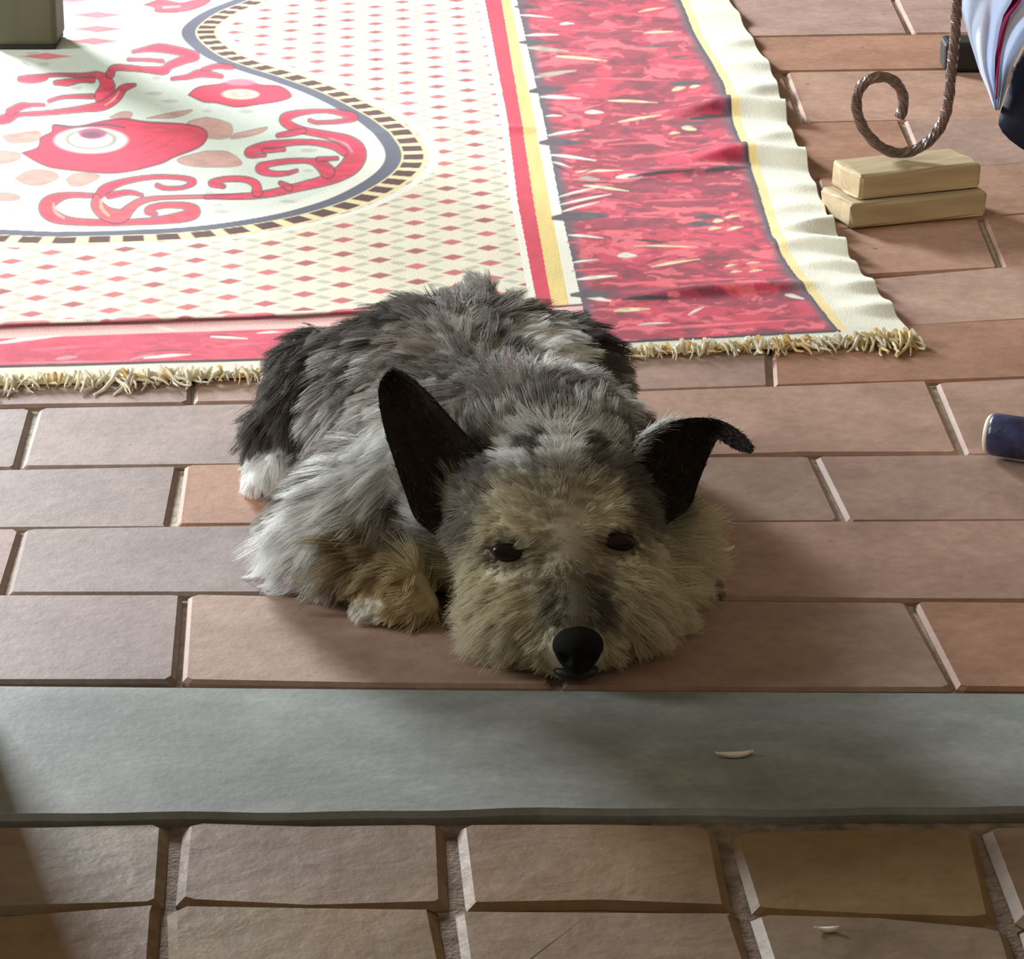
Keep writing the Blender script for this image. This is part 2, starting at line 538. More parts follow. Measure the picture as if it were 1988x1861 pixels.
def in_poly(U, V, poly):
    c = np.zeros(U.shape, bool)
    x, y = np.array(poly, float).T
    j = len(x) - 1
    for i in range(len(x)):
        cond = ((y[i] > V) != (y[j] > V)) & (U < (x[j] - x[i]) * (V - y[i]) / (y[j] - y[i] + 1e-12) + x[i])
        c ^= cond
        j = i
    return c

class Canvas:
    """colours at the rug's points; motifs are traced in the drawing's own coordinates"""
    def __init__(s, U, V):
        s.U, s.V = U, V
        s.C = np.zeros((len(U), 3))
    def box(s, u0, u1, v0, v1):
        return np.nonzero((s.U > u0) & (s.U < u1) & (s.V > v0) & (s.V < v1))[0]
    def put(s, idx, col, a):
        a = np.clip(a, 0, 1)[:, None]
        s.C[idx] = s.C[idx] * (1 - a) + np.asarray(col) * a
    def stroke(s, pts, col, edge=None, soft=1.6, ew=2.8, smooth=True):
        """pts (u,v,width); widths count across the stroke, edge = outline colour"""
        P = catmull(pts) if smooth and len(pts) > 2 else np.array(pts, float)
        m = P[:, 2].max() + ew + 4
        idx = s.box(P[:, 0].min() - m, P[:, 0].max() + m, P[:, 1].min() - m, P[:, 1].max() + m)
        if not len(idx): return
        U, V = s.U[idx], s.V[idx]
        D = np.full(len(idx), 1e9)
        for a, b in zip(P[:-1], P[1:]):
            d, t = seg_dist(U, V, a[0], a[1], b[0], b[1])
            D = np.minimum(D, d - 0.5 * (a[2] + (b[2] - a[2]) * t))
        if edge is not None:
            s.put(idx, edge, sstep(ew + soft * .5, ew - soft * .5, D) * 0.85)
        col = np.asarray(col)
        n = vnoise(U / 16, V / 5, 5)[:, None] * 1.3 - .15
        s.C[idx] = np.where((D < 1.5)[:, None], s.C[idx] * (1 - sstep(soft * .5, -soft, D)[:, None]) + col * (0.8 + 0.4 * n) * sstep(soft * .5, -soft, D)[:, None], s.C[idx])
    def poly(s, pts, col, edge=None, ew=2.5, var=0.3, smooth=True):
        P = catmull(list(pts) + [pts[0]], 5) if smooth else np.array(list(pts) + [pts[0]], float)
        idx = s.box(P[:, 0].min() - 6, P[:, 0].max() + 6, P[:, 1].min() - 6, P[:, 1].max() + 6)
        if not len(idx): return
        U, V = s.U[idx], s.V[idx]
        ins = in_poly(U, V, P)
        D = np.full(len(idx), 1e9)
        for a, b in zip(P[:-1], P[1:]):
            D = np.minimum(D, seg_dist(U, V, a[0], a[1], b[0], b[1])[0])
        sd = np.where(ins, -D, D)
        n = fbm(U / 26, V / 7, 9)[:, None]
        cc = np.asarray(col) * (1 - var + 2 * var * n)
        a = sstep(1.0, -1.0, sd)[:, None]
        s.C[idx] = s.C[idx] * (1 - a) + cc * a
        if edge is not None:
            s.put(idx, edge, sstep(ew, ew * 0.3, np.abs(sd)) * 0.8)
    def ell(s, u, v, ru, rv, col, a=1.0, soft=0.25, inner=0.0):
        idx = s.box(u - ru * 1.3, u + ru * 1.3, v - rv * 1.3, v + rv * 1.3)
        if not len(idx): return
        r = np.hypot((s.U[idx] - u) / ru, (s.V[idx] - v) / rv)
        w = sstep(1 + soft, 1 - soft, r)
        if inner: w *= sstep(inner - soft, inner + soft, r)
        s.put(idx, col, w * a)
    def diamond(s, u, v, ru, rv, col, a=1.0):
        idx = s.box(u - ru * 1.3, u + ru * 1.3, v - rv * 1.4, v + rv * 1.4)
        if not len(idx): return
        x = np.abs(s.U[idx] - u) / ru; y = np.abs(s.V[idx] - v) / rv
        s.put(idx, col, sstep(1.25, 0.8, np.sqrt(x) * 0.35 + x * 0.65 + y) * a)

RED = lin(226, 48, 84); DRED = lin(118, 28, 58); PINK = lin(238, 110, 120); CREAM = lin(234, 228, 206); MINT = lin(222, 232, 220)
WHITE = lin(240, 240, 228); YEL = lin(236, 220, 150); NAVY = lin(92, 94, 112); BROWN = lin(84, 42, 40); GREY = lin(178, 176, 160); MAUVE = lin(120, 60, 84)
LEAF = lin(206, 160, 148); BLK = lin(40, 26, 34); MAROON = lin(160, 46, 70); SLATE = lin(92, 80, 92)

NAVY_LINE = [(640, -120), (560, -40), (480, 2), (415, 28), (378, 52), (366, 70), (376, 90), (415, 118), (470, 140), (540, 162), (600, 184), (660, 214), (715, 246), (752, 282), (764, 312), (748, 342), (700, 375), (640, 402), (560, 425), (470, 442), (360, 455), (240, 461), (120, 463), (0, 459), (-100, 452), (-260, 436), (-420, 410)]

def rug():
    NU, NV = 1040, 590
    a = np.linspace(0, 1, NU); b = np.linspace(0, 1, NV)
    A, B = np.meshgrid(a, b)                         # rows from the near edge to far
    V = np.zeros_like(A); U = A * 2100 - 350
    for _ in range(4):
        V = lerp_line(H3, U) * (1 - B) + (-230) * B
        ue = np.interp(V, [p for p, _ in E7], [q for _, q in E7])
        U = -350 + A * (ue + 350)
    Uf, Vf = U.ravel(), V.ravel()
    P = on_z(Uf, Vf, 0.0)
    X, Y = P[:, 0], P[:, 1]
    cv = Canvas(Uf, Vf)
    iv = lambda pts: np.interp(Vf, [p for p, _ in pts], [q for _, q in pts])
    e1 = iv([(-300, 885), (0, 940), (240, 985), (400, 1005), (560, 1035), (700, 1065)])
    e2 = iv([(-300, 925), (0, 972), (240, 1012), (400, 1036), (560, 1064), (700, 1092)])
    e3 = iv([(-300, 940), (0, 990), (240, 1037), (400, 1067), (560, 1097), (700, 1124)])
    e4 = iv([(-300, 945), (0, 1002), (260, 1060), (420, 1090), (600, 1130), (700, 1152)])
    e5 = iv([(-300, 1170), (0, 1318), (71, 1348), (169, 1404), (256, 1427), (331, 1457), (376, 1472), (466, 1498), (520, 1527), (579, 1570), (651, 1627), (700, 1655)])
    e6 = e5 + 14 + Vf * 0.008
    h1 = lerp_line([(-350, 664), (0, 652), (560, 632), (1050, 606), (1150, 600)], Uf)
    h2 = lerp_line([(-350, 732), (0, 722), (500, 709), (800, 697), (1250, 672), (1620, 653), (1700, 650)], Uf)

    # --- field: lattice of red lozenges
    ex = on_z(1250, 692)[:2] - on_z(0, 752)[:2]; ex /= np.linalg.norm(ex)
    ey = on_z(1035, 560)[:2] - on_z(940, 0)[:2]; ey = -ey / np.linalg.norm(ey)
    o = on_z(243, 493)[:2]
    M = np.linalg.inv(np.array([ex, ey]).T)
    st = np.stack([X - o[0], Y - o[1]], 1) @ M.T
    ca, cb = 0.0304, 0.0425
    p, q = st[:, 0] / ca, st[:, 1] / cb
    n1 = fbm(Uf / 90, Vf / 40, 3)[:, None]
    cv.C[:] = CREAM * (0.93 + 0.12 * n1)
    i = np.round(p); j = np.round(q - 0.5 * (np.mod(i, 2)))
    lp, lq = p - i, q - 0.5 * np.mod(i, 2) - j
    # diagonal grey leaves between the lozenges
    for sgn in (1, -1):
        d = np.mod(q + sgn * 0.5 * p + 0.5, 1.0) - 0.5
        al = np.mod(p, 1.0)
        lens = 0.30 * np.sin(np.pi * np.clip((al - 0.16) / 0.68, 0, 1))
        sel = (al > .1) & (al < .9)
        w = sstep(0.06, 0.0, np.abs(d) - lens * 0.30) * sstep(0.28, 0.36, np.abs(lq) + 0.5 * np.abs(lp)) * sel
        cv.C[:] = cv.C * (1 - 0.62 * w[:, None]) + GREY * 0.9 * 0.62 * w[:, None]
    rnd = (np.sin(i * 12.9898 + j * 78.233) * 43758.5453) % 1.0
    dd = np.abs(lp) / 0.36 + np.abs(lq) / 0.21
    w = sstep(1.2, 0.7, dd) * 0.92
    lozc = lin(176, 60, 76) * (0.75 + 0.6 * rnd[:, None]) + np.array([0.05, .04, .03]) * rnd[:, None]
    cv.C[:] = cv.C * (1 - w[:, None]) + lozc * w[:, None]

    # --- medallion
    NL = catmull(NAVY_LINE, 5)
    poly = np.vstack([NL, [(-700, 410), (-700, -500), (700, -500)]])
    ins = in_poly(Uf, Vf, poly)
    PF = on_z(NL[:, 0], NL[:, 1])[:, :2]
    D = np.full(len(Uf), 1e9); S = np.zeros(len(Uf)); acc = 0.0
    for k in range(len(PF) - 1):
        L = np.hypot(*(PF[k + 1] - PF[k]))
        d, t = seg_dist(X, Y, *PF[k], *PF[k + 1])
        up = d < D
        D = np.where(up, d, D); S = np.where(up, acc + t * L, S); acc += L
    sd = np.where(ins, -D, D)
    w = sstep(0.033, 0.030, sd) * ~ins
    cv.C[:] = cv.C * (1 - w[:, None]) + lin(238, 226, 176) * w[:, None]
    w = sstep(0.044, 0.040, sd) * sstep(0.032, 0.035, sd)
    cv.C[:] = cv.C * (1 - w[:, None]) + WHITE * w[:, None]
    ds = np.mod(S, 0.0275) / 0.0275 - 0.5
    w = sstep(0.36, 0.28, np.abs(ds)) * sstep(0.0102, 0.0082, np.abs(sd - 0.0185))
    cv.C[:] = cv.C * (1 - w[:, None]) + BROWN * w[:, None]
    w = ins.astype(float)
    mint = MINT * (0.94 + 0.1 * fbm(Uf / 60, Vf / 25, 21)[:, None])
    cv.C[:] = cv.C * (1 - w[:, None]) + mint * w[:, None]
    # pale ring just inside the line
    w = sstep(0.030, 0.018, -sd) * ins
    cv.C[:] = cv.C * (1 - w[:, None]) + WHITE * w[:, None]
    med = np.nonzero(ins & (-sd > 0.035))[0]
    rr = np.random.default_rng(3)
    for _ in range(130):
        k = med[rr.integers(len(med))]
        cv.ell(Uf[k], Vf[k], rr.uniform(8, 14), rr.uniform(2.4, 4), lin(186, 196, 184), 0.75, 0.4)
    w = sstep(0.0085, 0.0065, np.abs(sd))
    cv.C[:] = cv.C * (1 - w[:, None]) + NAVY * w[:, None]

    R = lambda pts, c=RED: cv.stroke(pts, c, DRED)
    # leaves round the rose
    for pl in ([(400, 301), (443, 303), (470, 326), (433, 333), (370, 331), (345, 318)], [(400, 236), (430, 242), (450, 253), (445, 275), (405, 277), (370, 262), (365, 246)],
               [(455, 268), (518, 255), (500, 268), (450, 278)], [(-20, 300), (38, 306), (27, 322), (-30, 328)], [(5, 272), (74, 263), (70, 282), (20, 285)],
               [(30, 355), (60, 340), (100, 342), (114, 354), (80, 368), (50, 366)], [(128, 358), (150, 346), (195, 350), (165, 368), (140, 370)],
               [(213, 236), (235, 226), (257, 228), (245, 242)], [(285, 238), (330, 228), (374, 222), (340, 237)], [(-40, 384), (20, 384), (40, 392), (20, 398), (-40, 396)]):
        cv.poly(pl, LEAF, lin(170, 150, 140), 2.0, 0.25)
    for (u, v) in ((100, 215), (330, 205), (300, 190), (480, 225), (590, 215), (600, 300), (20, 420), (430, 420), (560, 400)):
        cv.ell(u, v, 16, 3.5, GREY, 0.6, 0.4)
    # rose
    cv.poly([(44, 306), (74, 295), (80, 276), (101, 265), (106, 251), (148, 254), (203, 243), (243, 239), (285, 245), (368, 251), (401, 265), (391, 291), (338, 314), (304, 329), (222, 345), (118, 337), (80, 327)], RED, DRED, 3, 0.25)
    for pts in ([(100, 300, 3), (150, 318, 3), (230, 318, 3), (310, 296, 3), (345, 272, 2)], [(90, 312, 2), (160, 330, 3), (240, 330, 3), (330, 300, 2)], [(250, 300, 3), (300, 280, 3), (320, 262, 2)], [(255, 262, 2), (300, 256, 2), (350, 262, 2)]):
        cv.stroke(pts, lin(186, 40, 72))
    cv.stroke([(106, 252, 5), (150, 256, 6), (205, 250, 6), (243, 256, 4)], MAUVE)
    cv.ell(177, 281, 70, 25, WHITE, 1, 0.12)
    cv.ell(177, 279, 52, 20, lin(150, 146, 138), 0.9, 0.12, 0.78)
    cv.ell(180, 268, 28, 11, lin(170, 80, 120), 1, 0.2)
    cv.ell(178, 270, 18, 6, MAUVE, 0.9, 0.3)
    # scrolls below the rose
    R([(190, 390, 12), (205, 376, 16), (240, 362, 9), (296, 353, 6), (350, 354, 6), (376, 362, 9), (355, 373, 5), (322, 374, 6), (306, 369, 7)])
    R([(180, 388, 6), (131, 388, 9), (100, 399, 22), (90, 413, 26), (104, 428, 22), (140, 438, 12), (210, 441, 10), (290, 438, 10), (355, 430, 18), (378, 420, 20), (362, 409, 11), (320, 407, 9), (292, 413, 10), (287, 420, 8), (302, 424, 6)], lin(226, 66, 88))
    R([(188, 392, 12), (190, 408, 22), (208, 424, 26), (236, 428, 24), (252, 414, 16), (272, 400, 10), (310, 393, 5), (400, 391, 4), (470, 390, 7)], lin(230, 84, 96))
    R([(212, 388, 10), (250, 382, 7), (276, 387, 4)])
    cv.stroke([(104, 404, 5), (108, 420, 7), (125, 432, 4)], lin(244, 166, 140)); cv.stroke([(196, 396, 6), (198, 412, 8), (212, 428, 5)], lin(244, 166, 140))
    # large scroll
    R([(601, 242, 4), (621, 246, 4), (664, 243, 6), (688, 236, 11), (664, 228, 9), (626, 224, 5), (580, 228, 9), (553, 238, 16), (560, 250, 14), (589, 261, 11), (639, 271, 13), (672, 283, 24), (690, 303, 38), (684, 326, 36), (660, 346, 26), (626, 361, 18), (576, 373, 14), (526, 384, 12), (475, 390, 9), (400, 392, 5)])
    R([(540, 271, 6), (563, 267, 9), (590, 262, 8)])
    R([(668, 304, 12), (645, 291, 11), (601, 284, 8), (551, 286, 10), (513, 292, 14), (484, 303, 14), (490, 310, 7), (514, 309, 4)])
    R([(513, 301, 6), (551, 298, 5)])
    R([(636, 342, 26), (622, 328, 20), (600, 321, 8), (563, 321, 8), (521, 327, 9), (505, 336, 15), (526, 345, 9), (556, 345, 6), (576, 340, 4)])
    R([(618, 318, 7), (654, 316, 5)])
    R([(500, 382, 18), (496, 366, 13), (475, 357, 9), (438, 357, 8), (411, 365, 10), (434, 371, 6)])
    R([(561, 373, 12), (545, 364, 6)])
    cv.stroke([(640, 276, 3), (670, 287, 5), (684, 303, 4)], lin(250, 150, 160))
    # upper scrolls
    R([(40, 161, 9), (62, 161, 14), (85, 158, 10), (100, 153, 4), (163, 153, 5), (195, 155, 12), (209, 175, 26), (198, 195, 26)])
    R([(108, 168, 6), (133, 167, 11), (156, 163, 7), (180, 163, 8)])
    R([(262, 173, 3), (240, 180, 12), (225, 197, 18), (200, 213, 16), (160, 220, 10), (100, 227, 7), (40, 231, 6), (16, 238, 16), (-10, 244, 12)])
    R([(20, 226, 14), (40, 215, 12), (60, 212, 6), (85, 212, 4)])
    R([(96, 204, 5), (126, 196, 5), (180, 195, 7)])
    R([(214, 152, 14), (222, 140, 10), (250, 140, 9), (285, 143, 9), (318, 144, 15), (330, 134, 13), (360, 122, 14), (380, 116, 13), (350, 107, 13), (310, 101, 14), (280, 104, 7), (259, 108, 4)])
    R([(250, 123, 4), (290, 124, 4), (316, 126, 5)])
    R([(335, 161, 4), (365, 157, 8), (390, 150, 14), (430, 156, 6)]); R([(395, 142, 6), (420, 136, 8), (450, 138, 7)])
    cv.stroke([(232, 186, 4), (220, 202, 5), (205, 212, 4)], lin(248, 160, 150))
    # flowers
    cv.poly([(366, 193), (385, 178), (425, 172), (470, 163), (505, 172), (545, 175), (566, 193), (545, 204), (500, 211), (460, 216), (420, 208), (395, 206)], RED, DRED, 2.5, 0.2)
    cv.ell(467, 167, 30, 7, lin(214, 130, 150), 0.9); cv.ell(467, 191, 36, 10, lin(250, 214, 190), 1, .15); cv.ell(467, 191, 20, 6, lin(238, 170, 150), .8, .3); cv.ell(467, 191, 8, 3, WHITE, .8)
    cv.poly([(280, 17), (312, 4), (330, -14), (385, -14), (410, 2), (395, 18), (355, 30), (305, 31), (300, 22)], lin(236, 84, 104), DRED, 2.0, 0.4)
    cv.stroke([(310, 2, 4), (350, 10, 5), (380, 4, 4)], lin(252, 200, 200)); cv.stroke([(318, 22, 5), (350, 20, 4)], lin(250, 180, 184))
    for (u, v, ru) in ((190, 37, 52), (190, 64, 52), (182, 88, 50), (90, 117, 50), (140, 6, 48), (-20, 90, 40), (60, 60, 30), (200, -25, 45), (185, -60, 45)):
        cv.diamond(u, v, ru, 7, lin(232, 120, 128)); cv.diamond(u, v, 18, 5, lin(242, 130, 144))
    for (u, v) in ((260, 30), (275, 65), (255, 85), (215, 5), (20, 190), (40, 130), (330, 62)):
        cv.stroke([(u - 20, v - 3, 3), (u, v - 4, 4), (u + 16, v + 5, 4)], lin(206, 208, 190))

    # --- side stripes and red border
    def band(mask, col):
        cv.C[mask] = col if np.ndim(col) == 1 else col[mask]
    upper = Vf < h1
    band(upper & (Uf > e1 - 14) & (Uf <= e1), WHITE)
    rs = lin(214, 50, 80) * (0.85 + 0.3 * fbm(Uf / 20, Vf / 14, 31)[:, None])
    band(upper & (Uf > e1) & (Uf <= e2), rs)
    ys = lin(234, 208, 130) * (0.9 + 0.2 * fbm(Uf / 12, Vf / 30, 33)[:, None])
    band((Uf > e2) & (Uf <= e3), ys)
    w = sstep(0, 10, Uf - e2) * sstep(10, 0, Uf - e2 - 2) * (Uf <= e3)
    band((Uf > e3) & (Uf <= e4), WHITE * 0.97)
    inred = ((Uf > e4) & (Uf < e5) & (Vf < h2)) | ((Vf > h1) & (Vf < h2) & (Uf <= e4))
    f1 = fbm(Uf / 70 + 2.2 * fbm(Uf / 80, Vf / 25, 5), Vf / 16 + 3 * fbm(Uf / 60, Vf / 20, 6), 41, 3)
    f2 = fbm(Uf / 36 + 2.5 * fbm(Uf / 40, Vf / 16, 7), Vf / 7.5 + 2.5 * fbm(Uf / 45, Vf / 15, 8), 47, 2)
    redc = MAROON + (lin(206, 60, 86) - MAROON) * sstep(0.42, 0.62, f1)[:, None]
    redc = redc + (lin(236, 110, 122) - redc) * (sstep(0.58, 0.70, f2) * 0.75)[:, None]
    redc = redc + (lin(96, 40, 58) - redc) * (sstep(0.38, 0.26, f2) * 0.55)[:, None]
    edge = np.minimum(np.where(Uf > e4, Uf - e4, 99), e5 - Uf)
    sw = sstep(26 + 30 * (fbm(Uf / 300, Vf / 26, 51) - 0.35), 2, edge)
    redc = redc + (SLATE - redc) * sw[:, None]
    low = (Uf <= e4)
    redc = np.where(low[:, None], redc * 0.35 + lin(224, 74, 100) * 0.65 * (0.8 + 0.4 * f1[:, None]), redc)
    band(inred, redc)
    # pale and dark strokes of the red border, some painting crease shade at folds
    for s in ((1009, 36, 1073, 41, 5, 0), (1020, 77, 1084, 75, 6, 0), (1088, 54, 1114, 53, 7, 0), (1024, 100, 1103, 107, 9, 3), (1080, 117, 1178, 126, 7, 1), (1039, 158, 1118, 145, 10, 3), (1050, 196, 1126, 199, 8, 0),
              (1182, 203, 1276, 207, 6, 1), (1201, 244, 1284, 231, 6, 1), (1137, 226, 1171, 226, 9, 0), (1060, 234, 1092, 233, 5, 0), (1065, 271, 1133, 260, 7, 0), (1306, 183, 1330, 178, 9, 1), (1340, 178, 1358, 175, 8, 1),
              (1325, 256, 1351, 260, 11, 1), (1300, 268, 1320, 266, 7, 1), (1250, 71, 1306, 68, 5, 1), (1240, 30, 1290, 22, 5, 1),
              (1069, 309, 1156, 320, 7, 0), (1073, 323, 1110, 334, 5, 0), (1118, 342, 1208, 339, 6, 1), (1197, 354, 1246, 354, 9, 0), (1126, 354, 1163, 357, 9, 3), (1133, 369, 1220, 380, 7, 1), (1084, 391, 1163, 372, 5, 0),
              (1088, 406, 1186, 386, 6, 0), (1088, 421, 1163, 401, 5, 0), (1122, 348, 1175, 330, 3, 2), (1125, 363, 1215, 366, 4, 2), (1084, 398, 1160, 380, 4, 2), (1090, 414, 1170, 394, 4, 2), (1075, 330, 1110, 345, 4, 2),
              (1103, 466, 1171, 472, 6, 0), (1231, 487, 1355, 489, 5, 1), (1265, 527, 1359, 512, 6, 1), (1201, 506, 1235, 506, 11, 0), (1111, 519, 1160, 513, 5, 0), (1122, 551, 1197, 544, 8, 0), (1385, 440, 1404, 438, 9, 1),
              (1408, 432, 1436, 428, 6, 1), (1376, 455, 1400, 452, 7, 1), (1412, 456, 1442, 449, 7, 1), (1408, 527, 1430, 523, 6, 1), (1449, 521, 1475, 519, 5, 1), (1418, 538, 1440, 536, 6, 1), (1455, 537, 1480, 534, 6, 1),
              (1141, 587, 1186, 594, 9, 0), (1193, 613, 1261, 609, 9, 1), (1336, 621, 1366, 606, 6, 0), (1208, 592, 1314, 591, 8, 2), (1230, 475, 1300, 482, 5, 2), (1255, 520, 1300, 506, 4, 2), (1180, 199, 1240, 200, 3, 2),
              (1350, 432, 1400, 430, 12, 4), (1340, 445, 1380, 446, 12, 4), (1300, 172, 1370, 170, 10, 4), (1320, 250, 1380, 246, 9, 4), (1250, 98, 1310, 97, 6, 4), (1300, 120, 1350, 116, 5, 4),
              (1240, 640, 1300, 636, 5, 0), (1525, 583, 1560, 590, 8, 0), (1100, 10, 1180, 12, 4, 4), (1110, 88, 1200, 84, 4, 5), (1130, 62, 1240, 60, 4, 5), (1150, 160, 1300, 165, 5, 5), (1180, 290, 1330, 284, 5, 5),
              (1200, 318, 1400, 300, 5, 5), (1250, 400, 1380, 396, 5, 5), (1210, 430, 1300, 432, 4, 5), (1200, 560, 1500, 548, 6, 5), (1250, 650, 1560, 630, 7, 5), (1130, 640, 1200, 655, 6, 5),
              (1100, 480, 1150, 486, 5, 5), (1110, 535, 1180, 530, 5, 5), (1220, 355, 1350, 345, 6, 2), (1370, 345, 1470, 334, 9, 2), (1340, 240, 1418, 234, 7, 2), (1050, 285, 1125, 286, 17, 4), (1075, 432, 1180, 428, 20, 4), (1030, 186, 1095, 180, 15, 4), (1010, 90, 1070, 92, 11, 4), (1110, 582, 1200, 580, 16, 4), (1000, 20, 1050, 22, 9, 4)):
        c = (WHITE * .92, lin(230, 214, 172), BLK, lin(176, 168, 156), SLATE * .8, lin(232, 96, 112))[s[5]]
        cv.stroke([(s[0], s[1], s[4] * .5), (s[0] * .6 + s[2] * .4, s[1] * .6 + s[3] * .4 - 1, s[4]), (s[2], s[3], s[4] * .35)], c, soft=2.2)
    # near border strip
    for s in ((-30, 680, 120, 662, 7, 0), (20, 672, 60, 668, 6, 0), (140, 656, 300, 648, 5, 5), (300, 646, 340, 652, 6, 0), (410, 664, 480, 668, 7, 0), (395, 660, 470, 664, 4, 2), (500, 657, 550, 655, 5, 0), (255, 708, 300, 700, 6, 4),
              (280, 706, 370, 699, 7, 0), (255, 696, 370, 690, 3, 2), (110, 707, 150, 702, 8, 4), (0, 716, 250, 711, 3, 4), (420, 684, 520, 676, 6, 5), (60, 690, 200, 680, 6, 5), (-200, 700, -60, 690, 8, 0), (-300, 712, -160, 704, 6, 5)):
        c = (WHITE * .92, CREAM, lin(90, 60, 60), GREY, lin(190, 150, 160), lin(246, 96, 118))[s[5]]
        cv.stroke([(s[0], s[1], s[4] * .5), ((s[0] + s[2]) / 2, (s[1] + s[3]) / 2 - 1, s[4]), (s[2], s[3], s[4] * .4)], c, soft=2.2)
    w = sstep(16, 10, np.abs(Vf - h1 + 8)) * (Uf < e1) * (0.35 + 0.65 * (fbm(Uf / 60, Vf / 30, 61) > .5))
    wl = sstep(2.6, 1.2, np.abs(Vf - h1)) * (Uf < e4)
    s1 = sstep(9, 7, np.abs(Vf - h1 - 8)) * (Uf < e4)
    cv.C[:] = cv.C * (1 - 0.7 * s1[:, None]) + lin(244, 214, 206) * 0.7 * s1[:, None]
    sc_ = np.maximum(0, np.sin(Uf / 34.0)) * 12
    s2 = sstep(2, -2, h1 - Vf - sc_) * (Vf < h1) * (Uf < e1)
    cv.C[:] = cv.C * (1 - 0.8 * s2[:, None]) + lin(234, 116, 130) * 0.8 * s2[:, None]
    cv.C[:] = cv.C * (1 - wl[:, None]) + lin(112, 40, 56) * wl[:, None]  # dark line paints the shade in the crease of the pleat
    # plain woven hems
    hem = ((Uf >= e5) | (Vf >= h2))
    cc = lin(218, 217, 200) * (0.9 + 0.2 * fbm(Uf / 40, Vf / 12, 71)[:, None])
    band(hem, cc)
    yl = (Uf >= e5) & (Uf < e6) & (Vf < h2 - 2)
    band(yl, np.repeat(lin(236, 212, 150)[None], len(Uf), 0))
    w = sstep(3.5, 1.5, np.abs(Vf - h2)) * (Uf < e5 + 4)
    cv.C[:] = cv.C * (1 - w[:, None]) + BLK * 1.6 * w[:, None]
    w = sstep(4, 2, np.abs(Uf - e5 + 3)) * (Vf < h2)
    cv.C[:] = cv.C * (1 - 0.7 * w[:, None]) + SLATE * 0.7 * 0.6 * w[:, None]
    w = sstep(8, 2, lerp_line(H3, Uf) - Vf)
    cv.C[:] = cv.C * (1 - w[:, None]) + lin(232, 212, 164) * w[:, None]
    cv.C[:] *= (0.96 + 0.08 * vnoise(X * 900, Y * 700, 81))[:, None]

    # --- relief: ripples along the loose side hem, a pleat along the near edge
    Z = np.full(len(Uf), 0.0042)
    ue = np.interp(Vf, [p_ for p_, _ in E7], [q_ for _, q_ in E7])
    din = ue - Uf
    for (vv, amp, wid, reach) in ((40, .0035, 16, 130), (88, .0028, 15, 110), (133, .0035, 15, 120), (182, .0040, 17, 130), (228, .0095, 17, 260), (275, .0025, 16, 110), (322, .0090, 18, 300), (372, .003, 15, 110), (418, .003, 16, 120),
                                  (452, .006, 15, 150), (492, .0065, 16, 170), (530, .004, 14, 130), (566, .004, 15, 120), (610, .004, 16, 130), (-20, .004, 18, 150), (-70, .006, 20, 200), (-130, .005, 20, 200)):
        vc = vv + (ue - Uf - 45) * -0.02 + 5 * np.sin(din / 40.0 + vv)
        t = (Vf - vc) / wid
        prof = np.where(t < 0, np.exp(-(t / 1.1) ** 2), np.exp(-(t / 0.45) ** 2))
        Z += 1.7 * amp * prof * sstep(reach, reach * 0.25, din)
    Z += 0.0045 * np.exp(-((Vf - h1 + 5) / 7.0) ** 2) * sstep(e1 + 40, e1 - 100, Uf)
    for (u0, v0, u1, v1, amp, wid) in ((1190, 588, 1620, 560, .006, 9), (1180, 352, 1470, 332, .004, 9), (940, 256, 1060, 262, .003, 7), (700, 268, 1000, 258, .002, 8)):
        d, t = seg_dist(Uf, Vf, u0, v0, u1, v1)
        Z += amp * np.exp(-(d / wid) ** 2) * np.sin(np.pi * np.clip(t, .02, .98))
    Z += 0.0016 * (fbm(X * 9, Y * 9, 91) - 0.5)
    Z = Z.reshape(NV, NU)
    Z[0, :] = 0.0012; Z[:, -1] = 0.0012
    P[:, 2] = Z.ravel()
    idx = np.arange(NU * NV).reshape(NV, NU)
    quads = np.stack([idx[:-1, :-1], idx[:-1, 1:], idx[1:, 1:], idx[1:, :-1]], -1).reshape(-1, 4)
    root = empty('rug', (0, 0.9, 0))
    set_props(root, 'large red and cream patterned rug with rose medallion and fringe behind the dog', 'rug')
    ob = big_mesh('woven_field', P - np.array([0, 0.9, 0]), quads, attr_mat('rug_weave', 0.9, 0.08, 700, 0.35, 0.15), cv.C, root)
    # fringe: knotted yarn ends along the near edge
    fv, ff, fc = [], [], []
    def yarn(p0, d, L, r, col):
        nseg = 6
        base = len(fv)
        p = np.array(p0, float); d = np.array(d, float)
        side = np.array([-d[1], d[0], 0])
        ph = random.uniform(0, 6.28); wob = random.uniform(0.1, 0.5)
        for k in range(nseg + 1):
            t = k / nseg
            rr_ = r * (1.35 - 0.9 * t)
            c = p + d * L * t + side * math.sin(ph + t * 4) * wob * L * 0.3 * t
            c[2] = max(0.0022 + (0.004 + random.uniform(0, .003)) * (1 - t) + 0.002 * math.sin(ph + 5 * t), rr_ * .7)
            for m in range(5):
                an = m * 2 * math.pi / 5
                fv.append(c + side * math.cos(an) * rr_ + np.array([0, 0, 1]) * math.sin(an) * rr_)
                fc.append(col)
        for k in range(nseg):
            for m in range(5):
                ff.append((base + k * 5 + m, base + k * 5 + (m + 1) % 5, base + (k + 1) * 5 + (m + 1) % 5, base + (k + 1) * 5 + m))
    u = -340.0
